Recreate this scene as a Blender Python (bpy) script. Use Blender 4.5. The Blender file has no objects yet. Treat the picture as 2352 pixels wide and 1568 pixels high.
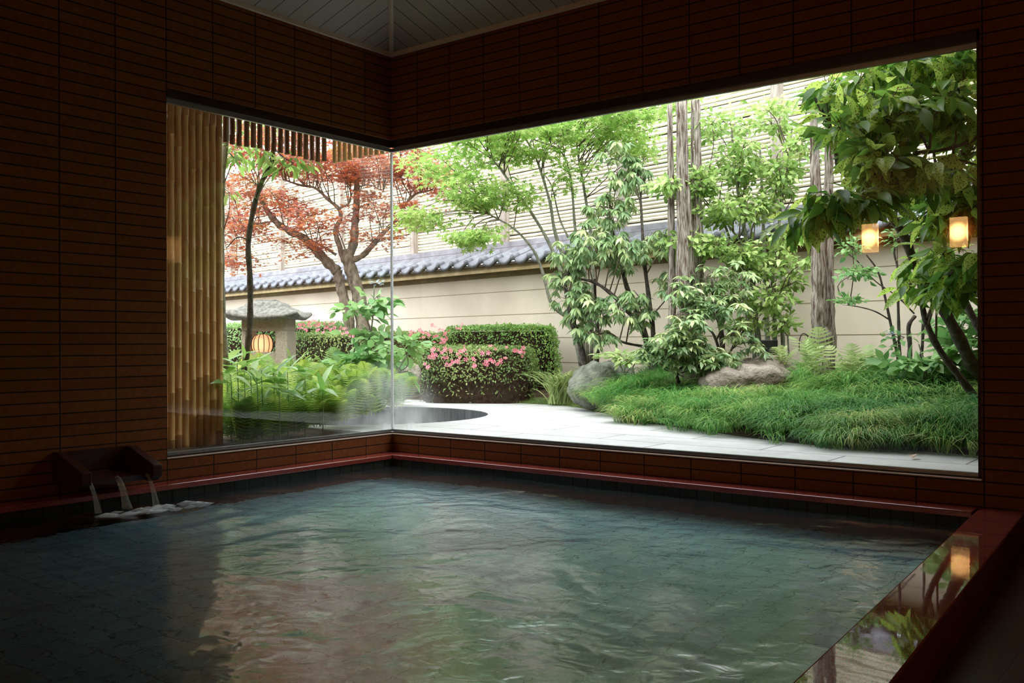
import bpy, math, random
import numpy as np
from mathutils import Vector, Matrix
random.seed(7); rng = np.random.default_rng(7)
S = bpy.context.scene
COL = S.collection
PI = math.pi

# ------------------------------------------------------------------ place frame
F_PX, CXP, CYP = 2156.0, 1176.0, 784.0
TH = math.radians(37.8)
EYE = 0.885                       # camera height over the bath-room floor
XB, YA = 4.711, 4.724             # inner faces of the two window walls
CAM = np.array([0.0, 0.0, EYE])
wf = np.array([math.cos(TH), math.sin(TH), 0.0]); wr = np.array([math.sin(TH), -math.cos(TH), 0.0]); wu = np.array([0, 0, 1.0])
pitch = 4.0 / F_PX
cf = wf * math.cos(pitch) + wu * math.sin(pitch)
cu0 = np.cross(wr, cf)
roll = 0.0036
cr = wr * math.cos(roll) - cu0 * math.sin(roll)
cu = np.cross(cr, cf)

def ray(u, v):
    return cf + (u - CXP) / F_PX * cr - (v - CYP) / F_PX * cu
def P(u, v, d):
    return CAM + ray(u, v) * d
def G(u, v, z):
    r = ray(u, v); return CAM + r * ((z - EYE) / r[2])
def U(u, d, z):
    """point in the column of bearing u, at forward distance d, height z"""
    r = ray(u, 788); p = CAM + r * d; p[2] = z; return p

# ------------------------------------------------------------------ materials
def new_mat(name):
    m = bpy.data.materials.new(name); m.use_nodes = True
    nt = m.node_tree; b = nt.nodes['Principled BSDF']
    return m, nt, b
def N(nt, t, **kw):
    n = nt.nodes.new(t)
    for k, v in kw.items(): setattr(n, k, v)
    return n
def ramp(nt, fac, stops):
    r = N(nt, 'ShaderNodeValToRGB'); e = r.color_ramp.elements
    while len(e) < len(stops): e.new(0.5)
    for i, (p, c) in enumerate(stops):
        e[i].position = p; e[i].color = (c[0], c[1], c[2], 1)
    nt.links.new(fac, r.inputs[0]); return r.outputs[0]
def noise(nt, scale, detail=4, coord='Object', vec=None, rough=.55, dist=0):
    n = N(nt, 'ShaderNodeTexNoise'); n.inputs['Scale'].default_value = scale; n.inputs['Detail'].default_value = detail
    n.inputs['Roughness'].default_value = rough; n.inputs['Distortion'].default_value = dist
    if vec is None:
        tc = N(nt, 'ShaderNodeTexCoord'); vec = tc.outputs[coord]
    nt.links.new(vec, n.inputs['Vector']); return n.outputs['Fac']
def bump(nt, b, h, strength=.3, dist=.01):
    n = N(nt, 'ShaderNodeBump'); n.inputs['Strength'].default_value = strength; n.inputs['Distance'].default_value = dist
    nt.links.new(h, n.inputs['Height']); nt.links.new(n.outputs[0], b.inputs['Normal'])
def mat_noise(name, c1, c2, scale=8, rough=.7, bmp=.3, spec=.5, lo=.3, hi=.7, bd=.01, stretch=None, metallic=0):
    m, nt, b = new_mat(name)
    vec = None
    if stretch:
        tc = N(nt, 'ShaderNodeTexCoord'); mp = N(nt, 'ShaderNodeMapping'); mp.inputs['Scale'].default_value = stretch
        nt.links.new(tc.outputs['Object'], mp.inputs[0]); vec = mp.outputs[0]
    f = noise(nt, scale, 6, vec=vec)
    nt.links.new(ramp(nt, f, [(lo, c1), (hi, c2)]), b.inputs['Base Color'])
    b.inputs['Roughness'].default_value = rough; b.inputs['Specular IOR Level'].default_value = spec
    b.inputs['Metallic'].default_value = metallic
    if bmp: bump(nt, b, noise(nt, scale * 3, 5, vec=vec), bmp, bd)
    return m
def mat_leaf(name, stops, trans=.45, rough=.45, spots=None):
    """leaf colour from the per-leaf 'tone' attribute, light passing through the blade"""
    m, nt, b = new_mat(name)
    a = N(nt, 'ShaderNodeAttribute'); a.attribute_name = 'tone'
    c = ramp(nt, a.outputs['Fac'], stops)
    if spots:
        f = noise(nt, spots[0], 1)
        r = ramp(nt, f, [(spots[1], (0, 0, 0)), (spots[1] + .03, (1, 1, 1))])
        a2 = N(nt, 'ShaderNodeMath', operation='GREATER_THAN'); a2.inputs[1].default_value = .5
        nt.links.new(a.outputs['Fac'], a2.inputs[0])
        mu = N(nt, 'ShaderNodeMath', operation='MULTIPLY'); nt.links.new(a2.outputs[0], mu.inputs[0]); nt.links.new(r, mu.inputs[1])
        mx = N(nt, 'ShaderNodeMixRGB'); mx.inputs[2].default_value = (.10, .045, .01, 1)
        nt.links.new(mu.outputs[0], mx.inputs[0]); nt.links.new(c, mx.inputs[1]); c = mx.outputs[0]
    nt.links.new(c, b.inputs['Base Color']); b.inputs['Roughness'].default_value = rough
    t = N(nt, 'ShaderNodeBsdfTranslucent'); nt.links.new(c, t.inputs[0])
    mix = N(nt, 'ShaderNodeMixShader'); mix.inputs[0].default_value = trans
    out = nt.nodes['Material Output']
    nt.links.new(b.outputs[0], mix.inputs[1]); nt.links.new(t.outputs[0], mix.inputs[2]); nt.links.new(mix.outputs[0], out.inputs[0])
    return m

def mat_tiles(name, axis, phase, zph, w, h, c1, c2, mortar, msize=.0035, rough=.85, wet=False):
    """stack-bonded long tiles; axis 'x' or 'y' is the run of the wall"""
    m, nt, b = new_mat(name)
    g = N(nt, 'ShaderNodeNewGeometry'); s = N(nt, 'ShaderNodeSeparateXYZ'); nt.links.new(g.outputs['Position'], s.inputs[0])
    c = N(nt, 'ShaderNodeCombineXYZ')
    def off(o, d):
        a = N(nt, 'ShaderNodeMath', operation='SUBTRACT'); a.inputs[1].default_value = d; nt.links.new(o, a.inputs[0]); return a.outputs[0]
    if axis == 'xy':
        nt.links.new(off(s.outputs['X'], phase), c.inputs[0]); nt.links.new(off(s.outputs['Y'], zph), c.inputs[1])
    else:
        nt.links.new(off(s.outputs[axis.upper()], phase), c.inputs[0]); nt.links.new(off(s.outputs['Z'], zph), c.inputs[1])
    br = N(nt, 'ShaderNodeTexBrick'); br.offset = 0; br.squash = 1
    br.inputs['Scale'].default_value = 1; br.inputs['Brick Width'].default_value = w; br.inputs['Row Height'].default_value = h
    br.inputs['Mortar Size'].default_value = msize; br.inputs['Mortar Smooth'].default_value = .1
    br.inputs['Color1'].default_value = (*c1, 1); br.inputs['Color2'].default_value = (*c2, 1); br.inputs['Mortar'].default_value = (*mortar, 1)
    nt.links.new(c.outputs[0], br.inputs['Vector'])
    f = noise(nt, 45, 3, vec=g.outputs['Position'])
    mx = N(nt, 'ShaderNodeMixRGB', blend_type='MULTIPLY'); mx.inputs[0].default_value = .5
    nt.links.new(br.outputs['Color'], mx.inputs[1]); nt.links.new(ramp(nt, f, [(.3, (.6, .6, .6)), (.7, (1.15, 1.15, 1.15))]), mx.inputs[2])
    nt.links.new(mx.outputs[0], b.inputs['Base Color']); b.inputs['Roughness'].default_value = rough; b.inputs['Specular IOR Level'].default_value = .2
    inv = N(nt, 'ShaderNodeMath', operation='MULTIPLY_ADD'); inv.inputs[1].default_value = -1; inv.inputs[2].default_value = 1
    nt.links.new(br.outputs['Fac'], inv.inputs[0])
    ad = N(nt, 'ShaderNodeMath', operation='MULTIPLY_ADD'); ad.inputs[1].default_value = .25
    nt.links.new(f, ad.inputs[0]); nt.links.new(inv.outputs[0], ad.inputs[2])
    bump(nt, b, ad.outputs[0], .5, .003)
    return m

TC1, TC2, TM = (.185, .056, .014), (.22, .071, .019), (.022, .012, .006)
M = {}
M['tileA'] = mat_tiles('terracotta_tile_left', 'x', 2.954 - 30 * .3005, .127 - 3 * .0585, .3005, .0585, TC1, TC2, TM)
M['tileB'] = mat_tiles('terracotta_tile_right', 'y', 4.4725 - 40 * .2955, .127 - 3 * .0585, .2955, .0585, TC1, TC2, TM)
M['pool_tile'] = mat_tiles('bath_floor_tile', 'xy', -9, -9, .11, .11, (.35, .59, .67), (.44, .67, .73), (.17, .29, .33), .003, .4)
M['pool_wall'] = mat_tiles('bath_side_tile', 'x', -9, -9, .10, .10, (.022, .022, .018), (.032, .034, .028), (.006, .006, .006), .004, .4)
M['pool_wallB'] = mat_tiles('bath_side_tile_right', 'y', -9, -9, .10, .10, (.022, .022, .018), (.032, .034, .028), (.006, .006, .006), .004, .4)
M['granite'] = mat_noise('red_granite', (.16, .020, .016), (.34, .065, .05), 260, .08, .02, .6, .35, .65)
M['granite_dark'] = mat_noise('dark_granite', (.03, .010, .008), (.07, .024, .018), 200, .18, .03, .6)
M['floor_tile'] = mat_tiles('brown_floor_tile', 'xy', -9, -9.1, .30, .30, (.07, .032, .018), (.09, .04, .022), (.05, .03, .02), .004, .35)
M['metal'] = mat_noise('dark_bronze_frame', (.035, .022, .018), (.05, .03, .025), 30, .35, 0, .5, metallic=.3)
M['alu'] = mat_noise('brushed_grey_frame', (.35, .36, .37), (.45, .46, .47), 30, .3, 0, .5, metallic=.8)
M['cream'] = mat_noise('cream_paint', (.62, .50, .38), (.70, .58, .45), 12, .6, .1)
M['bamboo'] = mat_noise('weathered_bamboo', (.58, .32, .11), (.86, .53, .21), 9, .38, .12, .5, .25, .75, .004, (6, 6, .8))
M['bamboo_dark'] = mat_noise('brown_bamboo', (.24, .10, .04), (.34, .16, .065), 9, .5, .12, .4, .25, .75, .004, (6, 6, .8))
M['node'] = mat_noise('bamboo_node', (.20, .11, .05), (.30, .18, .08), 30, .6, .2)
M['fence'] = mat_noise('pale_bamboo_fence', (.60, .54, .40), (.88, .84, .70), 5, .55, .15, .4, .25, .75, .004)
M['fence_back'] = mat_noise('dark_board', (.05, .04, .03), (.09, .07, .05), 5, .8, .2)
M['old_wood'] = mat_noise('grey_old_wood', (.22, .18, .15), (.42, .37, .33), 8, .8, .4, .3, stretch=(4, 4, .6))
M['beam_wood'] = mat_noise('silvered_beam', (.16, .15, .17), (.32, .31, .35), 6, .7, .3)
M['fascia'] = mat_noise('ochre_fascia', (.30, .20, .06), (.48, .36, .16), 7, .6, .2)
M['eave_shade'] = mat_noise('eave_shade_ochre', (.11, .08, .03), (.20, .145, .06), 6, .8, .2)
M['roof'] = mat_noise('slate_grey_tile', (.12, .125, .15), (.21, .22, .26), 14, .45, .15)
M['trunk_red'] = mat_noise('grey_brown_bark', (.09, .065, .045), (.30, .25, .19), 22, .85, .8, .3, stretch=(1, 1, .5), bd=.02)
M['bark_dark'] = mat_noise('dark_bark', (.03, .025, .02), (.12, .10, .085), 25, .8, .7, .3, bd=.015)
M['bark_grey'] = mat_noise('grey_green_bark', (.13, .14, .10), (.34, .33, .26), 28, .8, .6, .3, bd=.015)
M['bark_cedar'] = mat_noise('peeling_cedar_bark', (.10, .055, .035), (.56, .50, .43), 22, .9, 1, .2, .36, .62, .03, (3, 3, .35))
M['cane'] = mat_noise('green_cane', (.10, .17, .04), (.20, .30, .08), 20, .6, 0)
M['twig'] = mat_noise('twig_bark', (.07, .05, .035), (.17, .13, .09), 30, .8, 0)
M['rock_grey'] = mat_noise('green_grey_rock', (.085, .092, .07), (.21, .22, .175), 12, .85, .9, .3, bd=.04)
M['rock_tan'] = mat_noise('tan_rock', (.11, .085, .065), (.36, .31, .26), 6, .85, 1, .3, bd=.05)
M['stone'] = mat_noise('lantern_granite', (.08, .075, .065), (.24, .23, .205), 30, .9, .6, .3, bd=.01)
M['stone_tan'] = mat_noise('lantern_post_granite', (.26, .22, .16), (.42, .37, .29), 60, .9, .4, .3, bd=.006)
M['moss'] = mat_noise('moss', (.20, .19, .05), (.34, .33, .10), 40, 1, .8, .1)
M['soil'] = mat_noise('dark_garden_soil', (.045, .03, .018), (.15, .10, .06), 9, .95, .9, .2, bd=.03)
M['pebble'] = mat_noise('basin_stones', (.03, .033, .036), (.30, .31, .33), 11, .5, 1, .5, bd=.05)
M['basin'] = mat_noise('wet_concrete', (.03, .033, .036), (.10, .105, .11), 9, .5, .3, .5, stretch=(3, 3, .4))
M['black'] = mat_noise('black_plastic', (.006, .006, .007), (.012, .012, .013), 10, .45, 0)
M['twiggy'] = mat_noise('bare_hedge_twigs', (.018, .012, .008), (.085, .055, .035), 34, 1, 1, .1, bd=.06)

def mat_leafset():
    L = {}
    L['red'] = mat_leaf('red_maple_leaf', [(0, (.40, .16, .17)), (.4, (.52, .20, .12)), (.75, (.78, .24, .11)), (1, (.70, .42, .15))], .5, .6)
    L['green_maple'] = mat_leaf('green_maple_leaf', [(0, (.24, .44, .10)), (.5, (.42, .62, .16)), (1, (.66, .74, .32))], .55, .6)
    L['pale'] = mat_leaf('pale_green_leaf', [(0, (.15, .28, .06)), (.5, (.34, .50, .14)), (1, (.60, .72, .30))], .45, .35)
    L['rhodo'] = mat_leaf('rhododendron_leaf', [(0, (.12, .21, .09)), (.45, (.24, .37, .16)), (.8, (.42, .52, .24)), (1, (.66, .70, .38))], .35, .35)
    L['magnolia'] = mat_leaf('spotted_broad_leaf', [(0, (.08, .19, .035)), (.45, (.17, .34, .05)), (.55, (.32, .50, .08)), (1, (.54, .70, .16))], .56, .35, (110, .60))
    L['hedge'] = mat_leaf('hedge_leaf', [(0, (.09, .20, .04)), (.5, (.20, .38, .08)), (1, (.36, .54, .15))], .3, .4)
    L['azalea'] = mat_leaf('azalea_leaf', [(0, (.07, .13, .03)), (.5, (.19, .30, .08)), (1, (.38, .46, .17))], .3, .5)
    L['fern'] = mat_leaf('fern_leaf', [(0, (.06, .17, .03)), (.5, (.22, .38, .06)), (1, (.50, .60, .13))], .4, .4)
    L['palefern'] = mat_leaf('yellow_fern_leaf', [(0, (.28, .44, .14)), (1, (.62, .70, .34))], .4, .5)
    L['sasa'] = mat_leaf('broad_bamboo_grass_leaf', [(0, (.10, .28, .05)), (.5, (.26, .48, .10)), (1, (.46, .64, .22))], .4, .3)
    L['hydrangea'] = mat_leaf('hydrangea_leaf', [(0, (.10, .26, .08)), (.5, (.22, .42, .13)), (1, (.40, .60, .24))], .4, .45)
    L['grass'] = mat_leaf('mondo_grass_blade', [(0, (.05, .20, .05)), (.5, (.13, .34, .07)), (.85, (.34, .52, .12)), (1, (.58, .56, .24))], .35, .4)
    L['liriope'] = mat_leaf('striped_grass_blade', [(0, (.16, .30, .06)), (1, (.52, .56, .26))], .35, .4)
    L['flower'] = mat_leaf('pink_petal', [(0, (.80, .16, .26)), (1, (.95, .34, .42))], .3, .6)
    L['blue'] = mat_leaf('pale_blue_petal', [(0, (.45, .60, .85)), (1, (.75, .85, .95))], .3, .6)
    L['dead'] = mat_leaf('dry_leaf', [(0, (.35, .20, .12)), (1, (.62, .48, .38))], .2, .7)
    return L
M.update({'L_' + k: v for k, v in mat_leafset().items()})

# plaster wall with horizontal joints
def mat_plaster():
    m, nt, b = new_mat('beige_plaster')
    g = N(nt, 'ShaderNodeNewGeometry'); f = noise(nt, 1.3, 5, vec=g.outputs['Position'])
    nt.links.new(ramp(nt, f, [(.3, (.60, .51, .41)), (.7, (.75, .655, .535))]), b.inputs['Base Color'])
    b.inputs['Roughness'].default_value = .85
    return m
M['plaster'] = mat_plaster()
M['joint'] = mat_noise('plaster_joint', (.22, .17, .09), (.28, .22, .12), 10, .9, 0)

def mat_boards(name, axis):
    m, nt, b = new_mat(name)
    g = N(nt, 'ShaderNodeNewGeometry'); s = N(nt, 'ShaderNodeSeparateXYZ'); nt.links.new(g.outputs['Position'], s.inputs[0])
    d = N(nt, 'ShaderNodeMath', operation='DIVIDE'); d.inputs[1].default_value = .126; nt.links.new(s.outputs[axis], d.inputs[0])
    fr = N(nt, 'ShaderNodeMath', operation='FRACT'); nt.links.new(d.outputs[0], fr.inputs[0])
    c = ramp(nt, fr.outputs[0], [(0, (.03, .025, .02)), (.035, (.03, .025, .02)), (.06, (.36, .31, .25)), (1, (.36, .31, .25))])
    nt.links.new(c, b.inputs['Base Color']); b.inputs['Roughness'].default_value = .6
    return m
M['boardA'] = mat_boards('white_ceiling_boards_left', 'X'); M['boardB'] = mat_boards('white_ceiling_boards_right', 'Y')

def mat_paving():
    m, nt, b = new_mat('granite_paving')
    g = N(nt, 'ShaderNodeNewGeometry'); s = N(nt, 'ShaderNodeSeparateXYZ'); nt.links.new(g.outputs['Position'], s.inputs[0])
    c = N(nt, 'ShaderNodeCombineXYZ'); nt.links.new(s.outputs['Y'], c.inputs[0]); nt.links.new(s.outputs['X'], c.inputs[1])
    br = N(nt, 'ShaderNodeTexBrick'); br.offset = .45; br.inputs['Scale'].default_value = 1
    br.inputs['Brick Width'].default_value = 1.15; br.inputs['Row Height'].default_value = .36; br.inputs['Mortar Size'].default_value = .006
    br.inputs['Color1'].default_value = (.47, .465, .47, 1); br.inputs['Color2'].default_value = (.53, .525, .53, 1); br.inputs['Mortar'].default_value = (.13, .12, .105, 1)
    nt.links.new(c.outputs[0], br.inputs['Vector'])
    f = noise(nt, 3, 8, vec=g.outputs['Position'], rough=.7)
    mx = N(nt, 'ShaderNodeMixRGB', blend_type='MULTIPLY'); mx.inputs[0].default_value = .8
    nt.links.new(br.outputs['Color'], mx.inputs[1]); nt.links.new(ramp(nt, f, [(.3, (.72, .70, .67)), (.6, (1, 1, 1))]), mx.inputs[2])
    nt.links.new(mx.outputs[0], b.inputs['Base Color']); b.inputs['Roughness'].default_value = .7
    bump(nt, b, noise(nt, 60, 3, vec=g.outputs['Position']), .2, .004)
    return m
M['paving'] = mat_paving()

def mat_pane(name, seed):
    m = bpy.data.materials.new(name); m.use_nodes = True; nt = m.node_tree; nt.nodes.clear()
    out = N(nt, 'ShaderNodeOutputMaterial')
    tr = N(nt, 'ShaderNodeBsdfTransparent'); tr.inputs[0].default_value = (.985, .995, .99, 1)
    gl = N(nt, 'ShaderNodeBsdfGlossy'); gl.inputs['Roughness'].default_value = 0
    fr = N(nt, 'ShaderNodeFresnel'); gb = N(nt, 'ShaderNodeNewGeometry')
    io = N(nt, 'ShaderNodeMapRange'); io.inputs['To Min'].default_value = 1.5; io.inputs['To Max'].default_value = 1 / 1.5
    nt.links.new(gb.outputs['Backfacing'], io.inputs['Value']); nt.links.new(io.outputs[0], fr.inputs[0])
    mx = N(nt, 'ShaderNodeMixShader'); nt.links.new(fr.outputs[0], mx.inputs[0]); nt.links.new(tr.outputs[0], mx.inputs[1]); nt.links.new(gl.outputs[0], mx.inputs[2])
    # condensation mist low on the panes, thickest in the corner
    g = N(nt, 'ShaderNodeNewGeometry'); s = N(nt, 'ShaderNodeSeparateXYZ'); nt.links.new(g.outputs['Position'], s.inputs[0])
    dv = N(nt, 'ShaderNodeVectorMath', operation='DISTANCE'); dv.inputs[1].default_value = (XB, YA, .26); nt.links.new(g.outputs['Position'], dv.inputs[0])
    a = N(nt, 'ShaderNodeMapRange'); a.inputs['From Min'].default_value = .05; a.inputs['From Max'].default_value = .52
    a.inputs['To Min'].default_value = .34; a.inputs['To Max'].default_value = 0; nt.links.new(dv.outputs['Value'], a.inputs['Value'])
    z = N(nt, 'ShaderNodeMapRange'); z.inputs['From Min'].default_value = .25; z.inputs['From Max'].default_value = .40
    z.inputs['To Min'].default_value = .05; z.inputs['To Max'].default_value = 0; nt.links.new(s.outputs['Z'], z.inputs['Value'])
    ad = N(nt, 'ShaderNodeMath', operation='ADD'); nt.links.new(a.outputs[0], ad.inputs[0]); nt.links.new(z.outputs[0], ad.inputs[1])
    nf = noise(nt, 4, 5, vec=g.outputs['Position'])
    nr = N(nt, 'ShaderNodeMapRange'); nr.inputs['From Min'].default_value = .3; nr.inputs['From Max'].default_value = .65; nt.links.new(nf, nr.inputs['Value'])
    mu = N(nt, 'ShaderNodeMath', operation='MULTIPLY'); nt.links.new(ad.outputs[0], mu.inputs[0]); nt.links.new(nr.outputs[0], mu.inputs[1])
    tl = N(nt, 'ShaderNodeBsdfTranslucent'); tl.inputs[0].default_value = (.9, .93, .95, 1)
    mx2 = N(nt, 'ShaderNodeMixShader'); nt.links.new(mu.outputs[0], mx2.inputs[0]); nt.links.new(mx.outputs[0], mx2.inputs[1]); nt.links.new(tl.outputs[0], mx2.inputs[2])
    nt.links.new(mx2.outputs[0], out.inputs[0])
    return m
M['pane'] = mat_pane('window_glass', 0)

def mat_water():
    m = bpy.data.materials.new('bath_water'); m.use_nodes = True; nt = m.node_tree; nt.nodes.clear()
    out = N(nt, 'ShaderNodeOutputMaterial')
    rf = N(nt, 'ShaderNodeBsdfRefraction'); rf.inputs['IOR'].default_value = 1.33; rf.inputs['Roughness'].default_value = .05; rf.inputs[0].default_value = (.90, .98, .97, 1)
    gl = N(nt, 'ShaderNodeBsdfGlossy'); gl.inputs['Roughness'].default_value = .14
    fr = N(nt, 'ShaderNodeFresnel'); fr.inputs[0].default_value = 1.62
    mx = N(nt, 'ShaderNodeMixShader'); nt.links.new(fr.outputs[0], mx.inputs[0]); nt.links.new(rf.outputs[0], mx.inputs[1]); nt.links.new(gl.outputs[0], mx.inputs[2])
    nt.links.new(mx.outputs[0], out.inputs[0])
    g = N(nt, 'ShaderNodeNewGeometry')
    n1 = noise(nt, 2.6, 1.5, vec=g.outputs['Position'], dist=.8); n2 = noise(nt, 11, 2, vec=g.outputs['Position'], dist=.5)
    a = N(nt, 'ShaderNodeMath', operation='MULTIPLY_ADD'); a.inputs[1].default_value = .25; nt.links.new(n2, a.inputs[0]); nt.links.new(n1, a.inputs[2])
    bp = N(nt, 'ShaderNodeBump'); bp.inputs['Strength'].default_value = .34; bp.inputs['Distance'].default_value = .05
    nt.links.new(a.outputs[0], bp.inputs['Height'])
    for n in (rf, gl, fr): nt.links.new(bp.outputs[0], n.inputs['Normal'])
    return m
M['water'] = mat_water()

def mat_stream():
    m = bpy.data.materials.new('pouring_water'); m.use_nodes = True; nt = m.node_tree; nt.nodes.clear()
    out = N(nt, 'ShaderNodeOutputMaterial')
    tr = N(nt, 'ShaderNodeBsdfTransparent'); gl = N(nt, 'ShaderNodeBsdfPrincipled'); gl.inputs['Base Color'].default_value = (.75, .8, .7, 1); gl.inputs['Roughness'].default_value = .15
    mx = N(nt, 'ShaderNodeMixShader'); mx.inputs[0].default_value = .16
    nt.links.new(tr.outputs[0], mx.inputs[1]); nt.links.new(gl.outputs[0], mx.inputs[2]); nt.links.new(mx.outputs[0], out.inputs[0])
    return m
M['stream'] = mat_stream()
def mat_emit(name, col, s):
    m, nt, b = new_mat(name)
    b.inputs['Base Color'].default_value = (*[min(1, c) for c in col], 1)
    b.inputs['Emission Color'].default_value = (*col, 1); b.inputs['Emission Strength'].default_value = s
    return m
M['shade'] = mat_emit('paper_shade', (1, .55, .22), 11)
M['bulb'] = mat_emit('lamp_core', (1, .80, .50), 90)
M['paper'] = mat_emit('lantern_paper', (1, .50, .25), 1.1)

# ------------------------------------------------------------------ mesh helpers
def setp(o, label=None, cat=None, group=None, kind=None):
    if label: o['label'] = label
    if cat: o['category'] = cat
    if group: o['group'] = group
    if kind: o['kind'] = kind
    return o
def empty(name, loc, label=None, cat=None, group=None, kind=None):
    o = bpy.data.objects.new(name, None); o.location = tuple(float(v) for v in loc); COL.objects.link(o)
    o.empty_display_size = .1
    return setp(o, label, cat, group, kind)
def link(name, me, mat, parent=None):
    o = bpy.data.objects.new(name, me); COL.objects.link(o)
    if mat is not None:
        for mm in (mat if isinstance(mat, (list, tuple)) else [mat]): me.materials.append(mm)
    if parent is not None: o.parent = parent
    return o
def poly(name, V, Fc, mat, parent=None, smooth=False, local=False):
    """V in world coordinates; stored relative to the parent Empty (or to its own base centre)"""
    V = np.asarray(V, float)
    if not local:
        if parent is not None:
            base = np.zeros(3); q = parent
            while q is not None: base = base + np.array(q.location); q = q.parent
        else: base = np.array([V[:, 0].mean(), V[:, 1].mean(), V[:, 2].min()])
        V = V - base
    me = bpy.data.meshes.new(name); me.from_pydata(V.tolist(), [], [list(map(int, f)) for f in Fc]); me.update()
    o = link(name, me, mat, parent)
    if parent is None and not local: o.location = base
    if smooth:
        me.polygons.foreach_set('use_smooth', [True] * len(me.polygons))
    return o
def fast(name, V, Fa, mat, parent=None, tone=None, smooth=False, base=None):
    """big meshes: Fa is an int array (nfaces, k)"""
    V = np.asarray(V, np.float32); Fa = np.asarray(Fa, np.int32)
    if base is None:
        if parent is not None:
            base = np.zeros(3); q = parent
            while q is not None: base = base + np.array(q.location); q = q.parent
        else: base = np.array([V[:, 0].mean(), V[:, 1].mean(), V[:, 2].min()])
    V = V - base.astype(np.float32)
    me = bpy.data.meshes.new(name); nf, k = Fa.shape
    me.vertices.add(len(V)); me.vertices.foreach_set('co', V.ravel())
    me.loops.add(nf * k); me.loops.foreach_set('vertex_index', Fa.ravel())
    me.polygons.add(nf); me.polygons.foreach_set('loop_start', np.arange(0, nf * k, k, dtype=np.int32))
    try: me.polygons.foreach_set('loop_total', np.full(nf, k, np.int32))
    except Exception: pass
    if smooth: me.polygons.foreach_set('use_smooth', np.ones(nf, bool))
    me.update(calc_edges=True)
    if tone is not None:
        at = me.attributes.new('tone', 'FLOAT', 'POINT'); at.data.foreach_set('value', np.asarray(tone, np.float32))
    o = link(name, me, mat, parent)
    if parent is None: o.location = base
    return o
class MB:
    def __init__(s): s.V = []; s.F = []
    def add(s, V, Fc):
        n = len(s.V); s.V.extend([tuple(map(float, v)) for v in V]); s.F.extend([[n + i for i in f] for f in Fc]); return s
    def box(s, a, b):
        x0, y0, z0 = a; x1, y1, z1 = b
        return s.add([(x0, y0, z0), (x1, y0, z0), (x1, y1, z0), (x0, y1, z0), (x0, y0, z1), (x1, y0, z1), (x1, y1, z1), (x0, y1, z1)],
                     [(0, 3, 2, 1), (4, 5, 6, 7), (0, 1, 5, 4), (1, 2, 6, 5), (2, 3, 7, 6), (3, 0, 4, 7)])
    def obox(s, o, ax, ay, az):
        """oriented box from corner o along three vectors"""
        o, ax, ay, az = [np.asarray(q, float) for q in (o, ax, ay, az)]
        c = [o, o + ax, o + ax + ay, o + ay]; c += [q + az for q in c]
        return s.add(c, [(0, 3, 2, 1), (4, 5, 6, 7), (0, 1, 5, 4), (1, 2, 6, 5), (2, 3, 7, 6), (3, 0, 4, 7)])
    def cyl(s, p, q, r, n=10, r2=None):
        V, Fc = tube([p, q], [r, r2 if r2 is not None else r], n); return s.add(V, Fc)
    def build(s, name, mat, parent=None, smooth=False, bevel=0):
        o = poly(name, s.V, s.F, mat, parent, smooth)
        if bevel:
            b = o.modifiers.new('bevel', 'BEVEL'); b.width = bevel; b.segments = 2; b.limit_method = 'ANGLE'
        return o
def tube(pts, rad, n=8, cap=True):
    pts = np.asarray(pts, float); m = len(pts); rad = np.broadcast_to(rad, (m,)) if np.ndim(rad) == 0 else np.asarray(rad, float)
    T = np.gradient(pts, axis=0); T /= np.linalg.norm(T, axis=1)[:, None] + 1e-9
    ref = np.array([0, 0, 1.0]) if abs(T[0][2]) < .9 else np.array([1.0, 0, 0])
    V = []; a = np.linspace(0, 2 * PI, n, endpoint=False)
    X = np.cross(ref, T[0]); X /= np.linalg.norm(X)
    for i in range(m):
        X = X - T[i] * X.dot(T[i]); X /= np.linalg.norm(X) + 1e-9; Y = np.cross(T[i], X)
        V.append(pts[i] + rad[i] * (np.cos(a)[:, None] * X + np.sin(a)[:, None] * Y))
    V = np.concatenate(V)
    Fc = [(i * n + j, i * n + (j + 1) % n, (i + 1) * n + (j + 1) % n, (i + 1) * n + j) for i in range(m - 1) for j in range(n)]
    if cap: Fc += [tuple(range(n - 1, -1, -1)), tuple((m - 1) * n + j for j in range(n))]
    return V, Fc
def smooth_path(pts, k=5):
    """Catmull-Rom through the points"""
    p = np.asarray(pts, float); p = np.vstack([2 * p[0] - p[1], p, 2 * p[-1] - p[-2]]); out = []
    for i in range(1, len(p) - 2):
        for t in np.linspace(0, 1, k, endpoint=False):
            out.append(.5 * ((2 * p[i]) + (-p[i - 1] + p[i + 1]) * t + (2 * p[i - 1] - 5 * p[i] + 4 * p[i + 1] - p[i + 2]) * t * t + (-p[i - 1] + 3 * p[i] - 3 * p[i + 1] + p[i + 2]) * t ** 3))
    out.append(p[-2]); return np.array(out)
def nrm(a): return a / (np.linalg.norm(a, axis=-1, keepdims=True) + 1e-9)

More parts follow.
